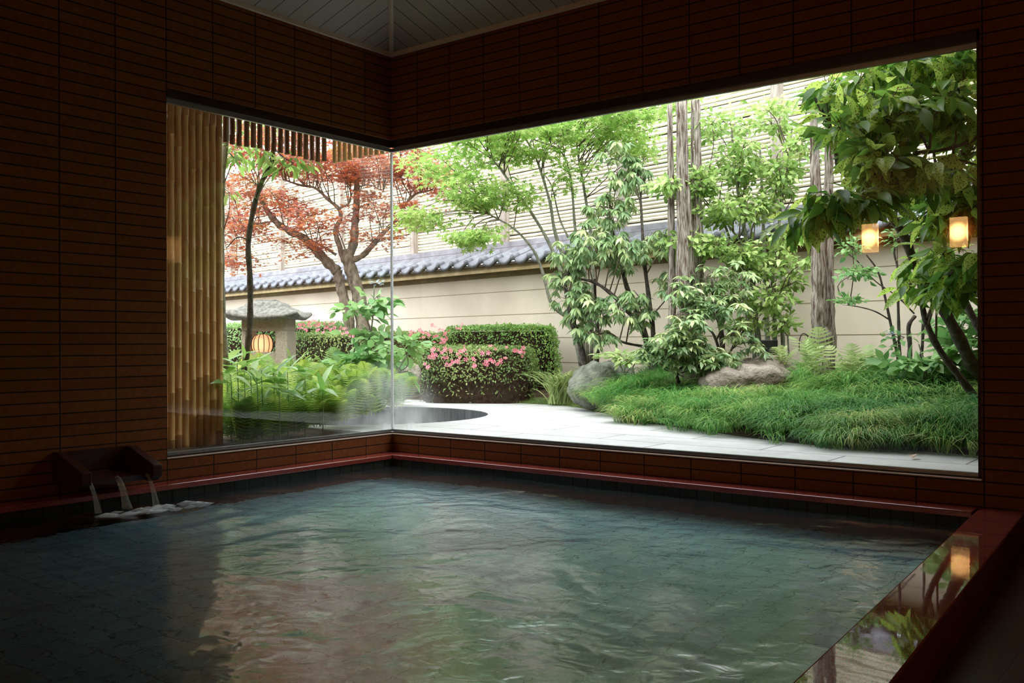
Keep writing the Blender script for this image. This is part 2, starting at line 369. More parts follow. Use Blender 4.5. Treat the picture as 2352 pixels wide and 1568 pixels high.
# ------------------------------------------------------------------ leaf templates (length along +Y, normal +Z)
def T_oval(w=.42, fold=.10, droop=.12):
    V = np.array([[0, 0, 0], [-w / 2, .45, fold], [w / 2, .45, fold], [0, .5, 0], [0, 1, -droop], [-w * .36, .75, fold * .5 - droop * .4], [w * .36, .75, fold * .5 - droop * .4]])
    Fc = np.array([[0, 3, 1, 1], [0, 2, 3, 3], [1, 3, 4, 5], [3, 2, 6, 4]])
    return V, np.array([[0, 3, 1], [0, 2, 3], [1, 3, 5], [3, 4, 5], [3, 2, 6], [3, 6, 4]])
def T_leaf(w=.42, fold=.08, droop=.16):
    ts = [.10, .28, .48, .68, .86]; ws = [.42, .86, 1.0, .80, .40]; V = [[0, 0, 0]]
    for t, q in zip(ts, ws):
        z = -droop * t * t; V += [[-w / 2 * q, t, z + fold * q], [0, t, z], [w / 2 * q, t, z + fold * q]]
    V.append([0, 1.04, -droop * 1.1]); Fc = [[0, 2, 1], [0, 3, 2]]
    for i in range(4):
        a, b = 1 + 3 * i, 4 + 3 * i; Fc += [[a, a + 1, b + 1], [a, b + 1, b], [a + 1, a + 2, b + 2], [a + 1, b + 2, b + 1]]
    Fc += [[13, 14, 16], [14, 15, 16]]
    return np.array(V), np.array(Fc)
def T_star(lobes=5):
    V = [[0, 0, 0]]; A = np.linspace(-115, 115, lobes)
    for i, a in enumerate(A):
        L = .62 + .38 * math.cos(math.radians(a) * .8); r = math.radians(a)
        V.append([math.sin(r) * L * .95, .22 + math.cos(r) * L * .8, -.10 * L])
        if i < lobes - 1:
            r2 = math.radians((A[i] + A[i + 1]) / 2); V.append([math.sin(r2) * .26, .22 + math.cos(r2) * .26, .02])
    n = len(V) - 1
    V = np.array(V)
    return V, np.array([[0, i + 1, i] for i in range(1, n)])
def T_blade(seg=4, w=.05, bend=1.1, lean=.5):
    """arching strap leaf"""
    V = []; p = np.array([0, 0, 0.0]); ang = PI / 2 - lean * .3
    for i in range(seg + 1):
        t = i / seg; ww = w * (1 - t ** 2 * .95)
        V += [[-ww / 2, p[1], p[2]], [ww / 2, p[1], p[2]]]
        ang2 = ang - bend * t * 1.5; p = p + np.array([0, math.cos(ang2), math.sin(ang2)]) / seg
    Fc = [[2 * i, 2 * i + 1, 2 * i + 3, 2 * i + 2] for i in range(seg)]
    return np.array(V), np.array(Fc)
def T_frond(pairs=14, wid=.42):
    V = []; Fc = []
    def pos(t): return np.array([0, t * math.cos(t * .7), .55 * math.sin(t * 2.0) * .7])
    for i in range(pairs):
        t0 = .08 + .9 * i / pairs; p = pos(t0); L = wid * math.sin(PI * min(1, (t0 * .85 + .18))) * .62 + .02
        w = .9 / pairs * .27
        for sg in (-1, 1):
            n = len(V); fwd = np.array([0, .35, 0]) * L; out = np.array([sg * L, 0, -.12 * L])
            V += [p - [0, w, 0], p + [0, w, 0], p + out * .55 + fwd * .55 + [0, w * 1.05, .0], p + out + fwd * 1.2, p + out * .55 + fwd * .55 - [0, w * .9, 0]]
            Fc += [[n, n + 1, n + 2], [n, n + 2, n + 4], [n + 4, n + 2, n + 3]]
    for i in range(8):
        a, b = pos(i / 8), pos((i + 1) / 8); n = len(V); w = .006
        V += [a + [-w, 0, 0], a + [w, 0, 0], b + [w, 0, 0], b + [-w, 0, 0]]; Fc += [[n, n + 1, n + 2], [n, n + 2, n + 3]]
    return np.array(V, float), np.array(Fc)
def scatter(T, pos, dirs, ups, scale):
    """place template T at pos, +Y along dirs, +Z near ups"""
    V0, F0 = T; n = len(pos)
    Y = nrm(np.asarray(dirs, float)); X = nrm(np.cross(Y, np.asarray(ups, float))); Z = np.cross(X, Y)
    sc = np.broadcast_to(scale, (n,)).astype(float)
    V = (V0[None, :, 0, None] * X[:, None, :] + V0[None, :, 1, None] * Y[:, None, :] + V0[None, :, 2, None] * Z[:, None, :]) * sc[:, None, None] + np.asarray(pos)[:, None, :]
    Fc = F0[None] + (np.arange(n) * len(V0))[:, None, None]
    return V.reshape(-1, 3), Fc.reshape(-1, F0.shape[1])
def tones(n, k, T, lo=0, hi=1, clump=None):
    t = rng.uniform(lo, hi, n) if clump is None else np.clip(clump + rng.normal(0, .16, n), 0, 1)
    return np.repeat(t, len(T[0]))
OVAL = T_oval(); OVALW = T_oval(.56, .08, .16); LANCE = T_oval(.24, .06, .22); STAR5 = T_star(5); STAR7 = T_star(7)

# ------------------------------------------------------------------ trees
def tree(name, label, cat, stems, blobs, leafT, leafmat, leafsize, barkmat, base=None, per=14, group=None,
         flat=.8, whorl=False, twig_r=.004, stemname='stem', foliage_name='foliage', hang=0., tone_by_h=0., link_twigs=True, roam=1.6, leafvar=.12):
    """stems: [(name, [(u,v,d)...], r0, r1)];  blobs: [(u,v,d, ru_px, rv_px, rd_m, tips)]"""
    paths = [(nm, smooth_path([P(*q) for q in pts], 5), r0, r1) for nm, pts, r0, r1 in stems]
    b0 = paths[0][1][0] if base is None else np.asarray(base)
    root = empty(name, b0, label, cat, group)
    skel = []
    for nm, pa, r0, r1 in paths:
        m = len(pa); rr = np.linspace(r0, r1, m) * (1 + .10 * np.sin(np.arange(m) * 1.7 + r0 * 99))
        V, Fc = tube(pa, rr, 10 if r0 > .03 else 7)
        if r0 > .035: V = V + rng.normal(0, r0 * .05, V.shape)
        poly(nm, V, Fc, barkmat, root, True)
        skel.append(pa[len(pa) // 4:])
    skel = np.concatenate(skel)
    tv, tf, nb = [], [], 0
    def add_tube(pts, rad, n):
        nonlocal nb
        V, Fc = tube(pts, rad, n, cap=False); tv.append(V); tf.append(np.array(Fc) + nb); nb += len(V)
    LP, LD, LU, LT = [], [], [], []
    for (u, v, d, ru, rv, rd, cnt) in blobs:
        cnt = int(cnt)
        q = rng.normal(0, 1, (cnt, 3)); q = nrm(q) * (rng.uniform(.15, 1, (cnt, 1)) ** .5)
        c = P(u, v, d); sx, sz = ru * d / F_PX, rv * d / F_PX
        tips = c + q[:, :1] * sx * wr + q[:, 1:2] * sz * wu + q[:, 2:] * rd * wf
        # sub-branches toward sub-centres
        nsub = max(1, cnt // 9); subs = tips[rng.choice(cnt, nsub, replace=False)] * .75 + c * .25
        newsk = []
        for sc_ in subs:
            dd = np.linalg.norm(skel - sc_ + np.array([0, 0, .35]), axis=1); st = skel[np.argmin(dd)]
            mid = (st + sc_) / 2 + np.array([0, 0, .12 * np.linalg.norm(sc_ - st)]) + rng.normal(0, .04, 3)
            pa = smooth_path([st, mid, sc_], 4); add_tube(pa, np.linspace(twig_r * 2.2, twig_r, len(pa)), 5); newsk.append(pa[1:])
        sk2 = np.concatenate(newsk)
        for t in tips:
            dd = np.linalg.norm(sk2 - t, axis=1); st = sk2[np.argmin(dd)]
            L = np.linalg.norm(t - st)
            mid = (st + t) / 2 + np.array([0, 0, .15 * L]) + rng.normal(0, .02, 3)
            add_tube(np.array([st, mid, t]), [twig_r, twig_r * .7, twig_r * .35], 3)
            dirn = (t - st) / (L + 1e-6); tt = rng.uniform(0, 1)
            if whorl:
                k = per; a = rng.uniform(0, 2 * PI) + np.arange(k) * 2 * PI / k
                D = np.stack([np.cos(a), np.sin(a), np.full(k, -hang) + rng.normal(0, .25, k)], 1) + dirn * .3
                LP.append(np.repeat(t[None], k, 0) + rng.normal(0, .006, (k, 3))); LD.append(D); LU.append(np.repeat([[0, 0, 1.]], k, 0) + rng.normal(0, .3, (k, 3)))
            else:
                k = per; s_ = rng.uniform(.25, 1.05, (k, 1)); pts = st + (t - st) * s_ + np.array([0, 0, .1 * L]) * (1 - s_)
                side = rng.normal(0, 1, (k, 3)); side[:, 2] *= (1 - flat)
                D = nrm(side) + dirn * .6; D[:, 2] -= hang
                off = nrm(side) * leafsize * rng.uniform(0, roam, (k, 1))
                off[:, 2] *= .4
                LP.append(pts + off); LD.append(D)
                LU.append(np.repeat([[0, 0, 1.]], k, 0) + rng.normal(0, (1 - flat) + .18, (k, 3)))
            h = (t[2] - c[2]) / (sz + .01) * tone_by_h
            LT.append(np.full(k, np.clip(.1 + .75 * tt + h, 0, 1)))
    V = np.concatenate(tv); Fc = np.concatenate(tf)
    fast('twigs', V, Fc, M['twig'], root, smooth=True)
    LP, LD, LU, LT = map(np.concatenate, (LP, LD, LU, LT)); n = len(LP)
    V, Fc = scatter(leafT, LP, LD, LU, leafsize * rng.uniform(.65, 1.2, n))
    tn = np.clip(LT + rng.normal(0, leafvar, n), 0, 1)
    fast(foliage_name, V, Fc, leafmat, root, tone=np.repeat(tn, len(leafT[0])))
    return root

# ================================================================== ROOM
ZL = .127           # ledge / rim top
ZW = .055           # water
ZS, ZH, ZC = .247, 2.322, 2.924
x0, y0 = -4.25, -3.6
WT = .14
XL = 2.954          # left edge of the left window
YR = .937           # right edge of the right window
def struct(name, mb, mat, label=None, bevel=0):
    o = mb.build(name, mat, None, False, bevel); o['kind'] = 'structure'
    if label: o['label'] = label
    return o
struct('wall_left', MB().box((x0, YA, -.6), (XL, YA + WT, ZC + .1)).box((XL, YA, ZH), (XB + WT, YA + WT, ZC + .1)).box((XL, YA, -.6), (XB, YA + WT, ZS)), M['tileA'],
       'left wall of long terracotta tiles around the corner window')
struct('wall_right', MB().box((XB, y0, -.6), (XB + WT, YR, ZC + .1)).box((XB, YR, ZH), (XB + WT, YA, ZC + .1)).box((XB, YR, -.6), (XB + WT, YA + WT, ZS)), M['tileB'],
       'right wall of long terracotta tiles around the wide window')
struct('wall_back', MB().box((x0 - WT, y0, -.6), (x0, YA, ZC + .1)), M['tileB'], 'tiled wall behind the bath')
struct('wall_near', MB().box((x0, y0 - WT, -.6), (XB, y0, ZC + .1)), M['tileA'], 'tiled wall behind the viewer')
# hipped board ceiling
k = .31; half = (YA - y0) / 2; zp_ = ZC + k * half; cy_ = (YA + y0) / 2; rx0, rx1 = x0 + half, XB - half
A, B, C_, D_ = (x0, y0, ZC), (XB, y0, ZC), (XB, YA, ZC), (x0, YA, ZC); R0, R1 = (rx0, cy_, zp_), (rx1, cy_, zp_)
up = np.array([0, 0, .12])
cm = MB(); pts = [np.array(q) for q in (A, B, C_, D_, R0, R1)]
cm.add(pts + [q + up for q in pts], [(2, 3, 4, 5), (0, 1, 5, 4), (1, 2, 5), (3, 0, 4), (8, 11, 10, 9), (6, 10, 11, 7), (7, 11, 8), (9, 10, 6), (0, 6, 7, 1), (1, 7, 8, 2), (2, 8, 9, 3), (3, 9, 6, 0)])
co = struct('ceiling', cm, [M['boardA'], M['boardB']], 'white hipped ceiling of narrow boards')
for i, pg in enumerate(co.data.polygons): pg.material_index = 0 if i in (0, 1) else 1
hip = MB(); V, Fc = tube([np.array([XB - .01, YA - .01, ZC - .004]), np.array([rx1, cy_, zp_ - .012])], [.016, .016], 4); hip.add(V, Fc)
struct('trim_1', hip, M['cream'], 'cream batten along the ceiling hip')
cor = MB().box((x0, YA - .022, ZC - .022), (XB, YA - .001, ZC + .006)).box((XB - .022, y0, ZC - .0225), (XB - .001, YA - .022, ZC + .0055))
struct('trim_2', cor, M['cream'], 'cream strip where walls meet the ceiling')

# ledges and rim of red granite
lw = .145
ang_r = math.atan2(.937 - .793, 4.59 - 2.036); rd_ = np.array([math.cos(ang_r), math.sin(ang_r)]); rn = np.array([-rd_[1], rd_[0]])
ri = np.array([4.59, .937]); W_R = .185
def rimp(t, s): return ri + rd_ * t + rn * s
struct('trim_3', MB().box((-.9, YA - lw, ZL - .03), (XB - lw, YA, ZL)), M['granite'], 'polished red granite ledge under the left window', .004)
struct('trim_4', MB().box((XB - lw, .95, ZL - .03), (XB, YA, ZL)), M['granite'], 'polished red granite ledge under the wide right window', .004)
V = []
for zz in (-.12, ZL):
    for q in ([-5.5, 0], [.02, 0], [.125, -.02], [.125, -W_R], [-5.5, -W_R]): p = rimp(*q); V.append((p[0], p[1], zz))
rim = MB().add(V, [(4, 3, 2, 1, 0), (5, 6, 7, 8, 9), (0, 1, 6, 5), (1, 2, 7, 6), (2, 3, 8, 7), (3, 4, 9, 8), (4, 0, 5, 9)])
# wet polished rim: film of water on the bath side
def mat_rim():
    m, nt, b = new_mat('wet_red_granite')
    f = noise(nt, 260, 5); nt.links.new(ramp(nt, f, [(.35, (.12, .018, .013)), (.65, (.25, .05, .04))]), b.inputs['Base Color'])
    b.inputs['Roughness'].default_value = .03; b.inputs['Specular IOR Level'].default_value = .4
    n1 = noise(nt, 7, 1.5, dist=.6); bump(nt, b, n1, .025, .008)
    return m
M['rim'] = mat_rim()
struct('trim_5', rim, M['rim'], 'wide wet red granite bath rim running toward the viewer', .006)

# floor, basin
fz = 0.0
fl = MB(); a, b_, c, d = rimp(-6, -W_R + .01), rimp(.13, -W_R + .01), (XB, y0), (x0, y0)
a = rimp(-9.0, -W_R + .01)
fl.add([(x0, a[1], fz), (XB, b_[1], fz), (XB, y0, fz), (x0, y0, fz), (x0, a[1], fz - .1), (XB, b_[1], fz - .1), (XB, y0, fz - .1), (x0, y0, fz - .1)],
       [(0, 3, 2, 1), (4, 5, 6, 7), (0, 1, 5, 4), (1, 2, 6, 5), (2, 3, 7, 6), (3, 0, 4, 7)])
struct('floor', fl, M['floor_tile'], 'dark brown tiled floor beside the bath')
PZ = -.42
pe = rimp(-5.5, 0)
struct('bath_floor', MB().box((-1.0, .3, PZ - .1), (XB, YA, PZ)), M['pool_tile'], 'pale green blue tiled floor under the bath water')
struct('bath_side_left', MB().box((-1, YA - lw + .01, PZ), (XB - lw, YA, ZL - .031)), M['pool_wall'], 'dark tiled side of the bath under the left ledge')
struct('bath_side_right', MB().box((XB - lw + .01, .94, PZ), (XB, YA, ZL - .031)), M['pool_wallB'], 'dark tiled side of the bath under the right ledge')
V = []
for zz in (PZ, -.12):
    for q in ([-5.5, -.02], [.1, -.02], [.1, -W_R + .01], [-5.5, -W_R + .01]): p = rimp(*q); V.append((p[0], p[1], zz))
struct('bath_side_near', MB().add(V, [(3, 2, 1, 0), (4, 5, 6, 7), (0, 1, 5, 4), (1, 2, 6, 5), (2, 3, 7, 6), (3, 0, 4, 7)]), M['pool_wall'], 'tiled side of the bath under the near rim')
struct('bath_end', MB().box((-4.2, .2, PZ), (-.9, YA - .002, ZL)), M['granite_dark'], 'dark stone deck at the far end of the bath')
# water surface: gentle real waves
nx, ny = 150, 130
gx = np.linspace(-.9, XB - lw + .012, nx); gy = np.linspace(0, 1, ny)
X, Yt = np.meshgrid(gx, gy, indexing='ij')
ylo = ri[1] + (X - ri[0]) * math.tan(ang_r) - .006; Y = ylo + (YA - lw + .012 - ylo) * Yt
def wave(x, y):
    z = .0035 * np.sin(2.1 * x + 3.3 * y + 1) + .0028 * np.sin(-3.7 * x + 5.1 * y) + .0018 * np.sin(8 * x - 3 * y + 2)
    for (sx, sy, am) in ((2.38, 4.22, .006), (2.55, 4.24, .007), (2.72, 4.26, .007)):
        r = np.hypot(x - sx, y - sy); z = z + am * np.cos(r * 26) * np.exp(-r * 2.4)
    return z
Z = ZW + wave(X, Y)
V = np.stack([X, Y, Z], -1).reshape(-1, 3); idx = np.arange(nx * ny).reshape(nx, ny)
Fq = np.stack([idx[:-1, :-1], idx[1:, :-1], idx[1:, 1:], idx[:-1, 1:]], -1).reshape(-1, 4)
o = fast('bath_water', V, Fq, M['water'], smooth=True)
setp(o, 'clear rippling hot spring water filling the bath', 'water', kind='stuff')

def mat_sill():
    m, nt, b = new_mat('sill_highlight_tile'); b.inputs['Base Color'].default_value = (.62, .44, .35, 1); b.inputs['Roughness'].default_value = .45; b.inputs['Specular IOR Level'].default_value = .9  # pale base colour paints in the bright wet highlight along the sill
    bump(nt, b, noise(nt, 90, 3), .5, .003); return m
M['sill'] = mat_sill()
struct('trim_6', MB().box((XL, YA - .003, ZS), (XB, YA + .018, ZS + .006)).box((XB - .003, YR, ZS + .0005), (XB + .018, YA + .018, ZS + .0065)), M['sill'], 'pale tile edge with its wet highlight painted in under both window panes')
# windows
def window(name, label, axis):
    e = empty(name, (XB, YA, ZS), label, kind='structure')
    g = .055   # glass set back from the tile face
    fr, al, pn = MB(), MB(), MB()
    if axis == 'x':
        fr.box((XL + .001, YA + .02, ZH - .05), (XB + .02, YA + .12, ZH - .001)).box((XL + .001, YA + .02, ZS + .001), (XB + .02, YA + .12, ZS + .016)).box((XL + .001, YA + .02, ZS), (XL + .01, YA + .12, ZH))
        al.box((XL + .01, YA + .045, ZH - .075), (XB + .045, YA + .065, ZH - .05)).box((XL + .01, YA + .042, ZS + .016), (XB + .042, YA + .066, ZS + .03))
        pn.box((XL + .01, YA + g - .004, ZS + .03), (XB + g - .0045, YA + g + .004, ZH - .075))
    else:
        fr.box((XB + .02, YR + .001, ZH - .05), (XB + .12, YA + .02, ZH - .001)).box((XB + .02, YR + .001, ZS + .001), (XB + .12, YA + .02, ZS + .016)).box((XB + .02, YR, ZS), (XB + .12, YR + .018, ZH))
        al.box((XB + .045, YR + .018, ZH - .075), (XB + .065, YA + .045, ZH - .05)).box((XB + .042, YR + .018, ZS + .016), (XB + .066, YA + .042, ZS + .03))
        pn.box((XB + g - .004, YR + .018, ZS + .03), (XB + g + .004, YA + g - .0045, ZH - .075))
    fr.build('frame', M['metal'], e); al.build('glazing_bead', M['alu'], e); pn.build('glass_pane', M['pane'], e)
    return e
w1 = window('window_1', 'large fixed pane in the left wall, meeting the other at a bare glass corner', 'x')
w2 = window('window_2', 'very wide fixed pane in the right wall looking over the paved garden', 'y')
sil = mat_noise('silicone_joint', (.62, .66, .66), (.75, .78, .78), 20, .3, 0)
MB().box((XB + .048, YA + .048, ZS + .03), (XB + .062, YA + .062, ZH - .075)).build('corner_joint', sil, w2)

# water spout trough on the left wall
e = empty('stone_spout', (2.525, YA, ZL), 'dark granite trough spout on the tiled wall pouring hot water', 'spout')
prof = [(0, .195), (0, .345), (.06, .345), (.30, .262), (.30, .205), (.25, .175)]     # (out from wall, z)
def cheek(xa, xb):
    V = [(xa, YA - a, z) for a, z in prof] + [(xb, YA - a, z) for a, z in prof]; n = len(prof)
    return V, [tuple(range(n)), tuple(range(2 * n - 1, n - 1, -1))] + [(i, (i + 1) % n, n + (i + 1) % n, n + i)[::-1] for i in range(n)]
for xa in (2.31, 2.69):
    MB().add(*cheek(xa, xa + .05)).build('cheek', M['granite_dark'], e, bevel=.005)
MB().add([(2.36, YA - a, z) for a, z in ((0, .18), (0, .24), (.24, .215), (.24, .185))] + [(2.69, YA - a, z) for a, z in ((0, .18), (0, .24), (.24, .215), (.24, .185))],
         [(0, 1, 2, 3), (7, 6, 5, 4), (0, 4, 5, 1), (1, 5, 6, 2), (2, 6, 7, 3), (3, 7, 4, 0)]).build('trough_slab', M['granite_dark'], e)
MB().box((2.36, YA - .03, .24), (2.69, YA, .345)).build('back_plate', M['granite_dark'], e)
for i, sx in enumerate((2.37, 2.52, 2.68)):
    pts = [(sx, YA - .24, .216), (sx + .004, YA - .262, .20), (sx + .01, YA - .285, .15), (sx + .014, YA - .30, .10), (sx + .018, YA - .31, ZW)]
    V, Fc = tube(pts, np.array([.008, .009, .010, .013, .018]) * (1.5 if i == 1 else 1), 8)
    o = poly('water_jet', V, Fc, M['stream'], None, True)
    setp(o, ('thin stream falling from the left end of the spout', 'bright middle stream falling from the spout', 'stream falling from the right end of the spout')[i], 'water stream', kind='stuff')
# foam where the streams land
fo = MB()
for i in range(46):
    cx_ = 2.46 + rng.uniform(-.08, .44); cy_2 = 4.34 + rng.uniform(-.12, .03) - (cx_ - 2.4) * .05; r = rng.uniform(.006, .018)
    a = np.linspace(0, 2 * PI, 9)[:-1]; sx, sy = r * 3.4, r * .55
    V = [(cx_ + math.cos(t) * sx, cy_2 + math.sin(t) * sy, ZW + .006) for t in a] + [(cx_, cy_2, ZW + .006 + r * .7)] + [(cx_, cy_2, ZW - .01)]
    fo.add(V, [(j, (j + 1) % 8, 8) for j in range(8)] + [((j + 1) % 8, j, 9) for j in range(8)])
fm_ = M['stream'].copy(); fm_.name = 'foam'; [n for n in fm_.node_tree.nodes if n.type == 'MIX_SHADER'][0].inputs[0].default_value = .34; [n for n in fm_.node_tree.nodes if n.type == 'BSDF_PRINCIPLED'][0].inputs['Base Color'].default_value = (.8, .85, .9, 1)
o = fo.build('foam', fm_, None, True); setp(o, 'small white foam where the spout streams hit the bath', 'foam', kind='stuff')

# wall lamps of the room (seen mirrored in the panes)
def wall_lamp(loc, nrm_, label, group=None):
    e = empty('wall_lamp', loc, label, 'lamp', group)
    x, y, z = loc; nx_, ny_ = nrm_; w, h, dp = .105, .20, .10
    if nx_: b = ((x, y - w, z - h), (x + nx_ * dp, y + w, z + h)); core = MB().cyl((x + nx_ * dp * .5, y, z - .06), (x + nx_ * dp * .5, y, z + .04), .035, 12)
    else: b = ((x - w, y, z - h), (x + w, y + ny_ * dp, z + h)); core = MB().cyl((x, y + ny_ * dp * .5, z - .06), (x, y + ny_ * dp * .5, z + .04), .035, 12)
    sh = MB()
    lo = [min(b[0][i], b[1][i]) for i in range(3)]; hi = [max(b[0][i], b[1][i]) for i in range(3)]
    t = .004
    sh.box(lo, hi)
    m = M['shade']
    sh.build('lamp_shade', m, e, bevel=.004)
    return e
def mat_shade():
    """paper shade glowing brightest round the bulb behind it"""
    m, nt, b = new_mat('glowing_paper_shade')
    tc = N(nt, 'ShaderNodeTexCoord'); dv = N(nt, 'ShaderNodeVectorMath', operation='LENGTH'); nt.links.new(tc.outputs['Object'], dv.inputs[0])
    mr = N(nt, 'ShaderNodeMapRange'); mr.interpolation_type = 'SMOOTHERSTEP'
    mr.inputs['From Min'].default_value = .09; mr.inputs['From Max'].default_value = .19; mr.inputs['To Min'].default_value = 62; mr.inputs['To Max'].default_value = 9
    nt.links.new(dv.outputs['Value'], mr.inputs['Value']); nt.links.new(mr.outputs[0], b.inputs['Emission Strength'])
    b.inputs['Emission Color'].default_value = (1, .50, .17, 1); b.inputs['Base Color'].default_value = (.8, .6, .4, 1)
    return m
M['shade'] = mat_shade()
zl = EYE + 1.48
wall_lamp((x0, 3.0, zl), (1, 0), 'glowing paper wall lamp on the back wall, farther from the left wall')
wall_lamp((x0, 4.17, zl), (1, 0), 'glowing paper wall lamp on the back wall, next to the left wall')
wall_lamp((1.22, y0, zl), (0, 1), 'glowing paper wall lamp on the wall behind the viewer')

# ================================================================== OUTSIDE
ZP = EYE - .65      # paving level
# pond pit centre / radius
PC = wf[:2] * 8.6 - wr[:2] * 1.32; PR = 1.10
bnd = [(1335, 937), (1400, 952), (1450, 965), (1520, 976), (1600, 987), (1680, 999), (1750, 1009), (1830, 1018), (1900, 1025), (2000, 1031), (2130, 1037), (2260, 1047), (2420, 1062), (2600, 1080)]
BN = np.array([G(u, v, ZP)[:2] for u, v in bnd])
# garden wall line
DK = 11.3 * 2120
wall_dir_angle = math.radians(41.3)
def WALL(u): return U(u, DK / (u + 720), 0)[:2]
w_a, w_b = WALL(380), WALL(2450)
wdir = (w_b - w_a) / np.linalg.norm(w_b - w_a); WLEN = np.linalg.norm(w_b - w_a)
wn = np.array([wdir[1], -wdir[0]]);
if wn.dot(-w_a) < 0: wn = -wn        # points to the viewer
ZB = EYE - .40      # soil at the wall foot

# paving polygon with round pit (keyhole)
far = [G(1335, 937, ZP)[:2], G(1290, 930, ZP)[:2], G(1150, 924, ZP)[:2], G(1000, 919, ZP)[:2], G(880, 916, ZP)[:2]]
out = [(XB + WT, .26), (6.5, .26), *[tuple(q) for q in BN[::-1][1:]], *[tuple(q) for q in far[1:]], (5.2, 8.8), (4.80, 8.2), (4.80, YA + WT), (XB + WT, YA + WT)]
na = 48; cen = np.array(PC)
circ = [cen + PR * np.array([math.cos(t), math.sin(t)]) for t in np.linspace(0, 2 * PI, na, endpoint=False)]
import mathutils
from mathutils.geometry import tessellate_polygon
loops = [[Vector((q[0], q[1], 0)) for q in out], [Vector((q[0], q[1], 0)) for q in circ]]
tri = tessellate_polygon(loops); allp = [tuple(q)[:2] for l in loops for q in l]
V = [(x, y, ZP) for x, y in allp] + [(x, y, ZP - .12) for x, y in allp]; n = len(allp); no = len(out)
Fc = []
for t in tri:
    p = [np.array(allp[i]) for i in t]; cr_ = (p[1][0] - p[0][0]) * (p[2][1] - p[0][1]) - (p[1][1] - p[0][1]) * (p[2][0] - p[0][0])
    t = tuple(t) if cr_ > 0 else tuple(t)[::-1]; Fc.append(t); Fc.append(tuple(i + n for i in t[::-1]))
for i in range(no): j = (i + 1) % no; Fc.append((i, j, j + n, i + n))
for i in range(na): a = no + i; b2 = no + (i + 1) % na; Fc.append((a, b2, b2 + n, a + n))
o = poly('paving', V, Fc, M['paving']); setp(o, 'pale granite paving strips outside the wide window', kind='structure')
# pit
V = []; Fc = []
for zz, r in ((ZP - .002, PR), (ZP - .30, PR), (ZP - .30, PR + .06), (ZP - .002, PR + .0)):
    pass
ring = lambda r, z: [(cen[0] + r * math.cos(t), cen[1] + r * math.sin(t), z) for t in np.linspace(0, 2 * PI, na, endpoint=False)]
V = ring(PR - .001, ZP - .004) + ring(PR - .001, ZP - .34) + ring(PR + .07, ZP - .34) + ring(PR + .07, ZP - .125)
Fc = [(k_ * na + j, k_ * na + (j + 1) % na, ((k_ + 1) % 4) * na + (j + 1) % na, ((k_ + 1) % 4) * na + j) for k_ in range(4) for j in range(na)]
pit = empty('round_basin', (cen[0], cen[1], ZP - .34), 'round sunken stone basin in the paving by the glass corner', 'basin')
poly('basin_wall', V, Fc, M['basin'], pit)
V = []; Fc = []
rr = np.linspace(0, PR + .02, 14)
for i, r in enumerate(rr):
    for t in np.linspace(0, 2 * PI, na, endpoint=False):
        x, y = cen[0] + r * math.cos(t), cen[1] + r * math.sin(t); V.append((x, y, ZP - .27 + .03 * math.sin(x * 9) * math.cos(y * 11) + rng.uniform(0, .03)))
for i in range(13):
    for j in range(na): Fc.append((i * na + j, (i + 1) * na + j, (i + 1) * na + (j + 1) % na, i * na + (j + 1) % na))
poly('stone_bed', V, Fc, M['pebble'], pit, True)

struct('added_wall_left', MB().box((2.05, 5.5, -.6), (2.2, 12.5, 3.3)), M['tileB'], 'unseen dark wall added at the left to dim reflections in the right pane')  # out of view, added to keep open sky out of the right pane's reflection
struct('added_eave_right', MB().box((XB + WT + .002, .27, 3.22), (7.4, 1.45, 3.3)), M['old_wood'], 'unseen eave added at the right to shade the paving')  # out of view, added to darken the paving at the right
struct('added_wall_right', MB().box((XB + WT + .001, .10, -.6), (10.5, .26, 3.3)), M['tileA'], 'unseen dark wall added at the right to dim reflections in the left pane')  # out of view, added to block bright garden reflections in the left pane
# garden soil (flat) and planted mound
V = [(2.2, YA + WT, ZP - .06), (XB + .5, YA + WT, ZP - .06), (30, 2, ZP - .35), (30, 30, ZP - .35), (-2, 30, ZP - .35), (-2, YA + WT, ZP - .06)]
g = MB().add([(1.5, YA + WT + .001, ZP - .5), (4.795, YA + WT + .001, ZP - .5), (4.795, 12, ZP - .5), (1.5, 12, ZP - .5), (1.5, YA + WT + .001, ZP - .04), (4.795, YA + WT + .001, ZP - .04), (4.795, 12, ZP + .30), (1.5, 12, ZP + .30)], [(0, 3, 2, 1), (4, 5, 6, 7), (0, 1, 5, 4), (1, 2, 6, 5), (2, 3, 7, 6), (3, 0, 4, 7)])
o = g.build('garden_soil', M['soil']); setp(o, 'dark soil of the planted bed outside the left window', kind='structure')
o = MB().box((4.86, -3, ZP - .9), (22, 24, ZP - .36)).build('subsoil', M['soil']); setp(o, 'ground under the paving', kind='structure')

bnd_full = np.vstack([[tuple(G(930, 917, ZP)[:2])], [tuple(G(1000, 919, ZP)[:2])], [tuple(G(1150, 924, ZP)[:2])], [tuple(G(1260, 929, ZP)[:2])], BN])
bu = [930, 1000, 1150, 1260] + [b[0] for b in bnd]
def mound_pt(u, s):
    """u: bearing column, s: 0 at the paving edge .. 1 at the wall foot"""
    b0 = np.array([np.interp(u, bu, bnd_full[:, 0]), np.interp(u, bu, bnd_full[:, 1])])
    w0 = WALL(max(u, 700)); p = b0 + (w0 - b0) * s
    H = (ZB - ZP) * (np.interp(u, [930, 1290, 1420], [.25, .35, 1]))
    z = ZP - .02 + (H + .02) * (1 - (1 - min(s * 1.25, 1)) ** 1.7) + (ZB - ZP - H) * s * s
    z += .03 * math.sin(p[0] * 3.1 + p[1] * 2.3) * min(1, s * 5) * (1 - s)
    return np.array([p[0], p[1], z])
us = np.linspace(930, 2600, 80); ss = np.linspace(0, 1, 30)
V = np.array([mound_pt(u, s) for u in us for s in ss]); idx = np.arange(80 * 30).reshape(80, 30)
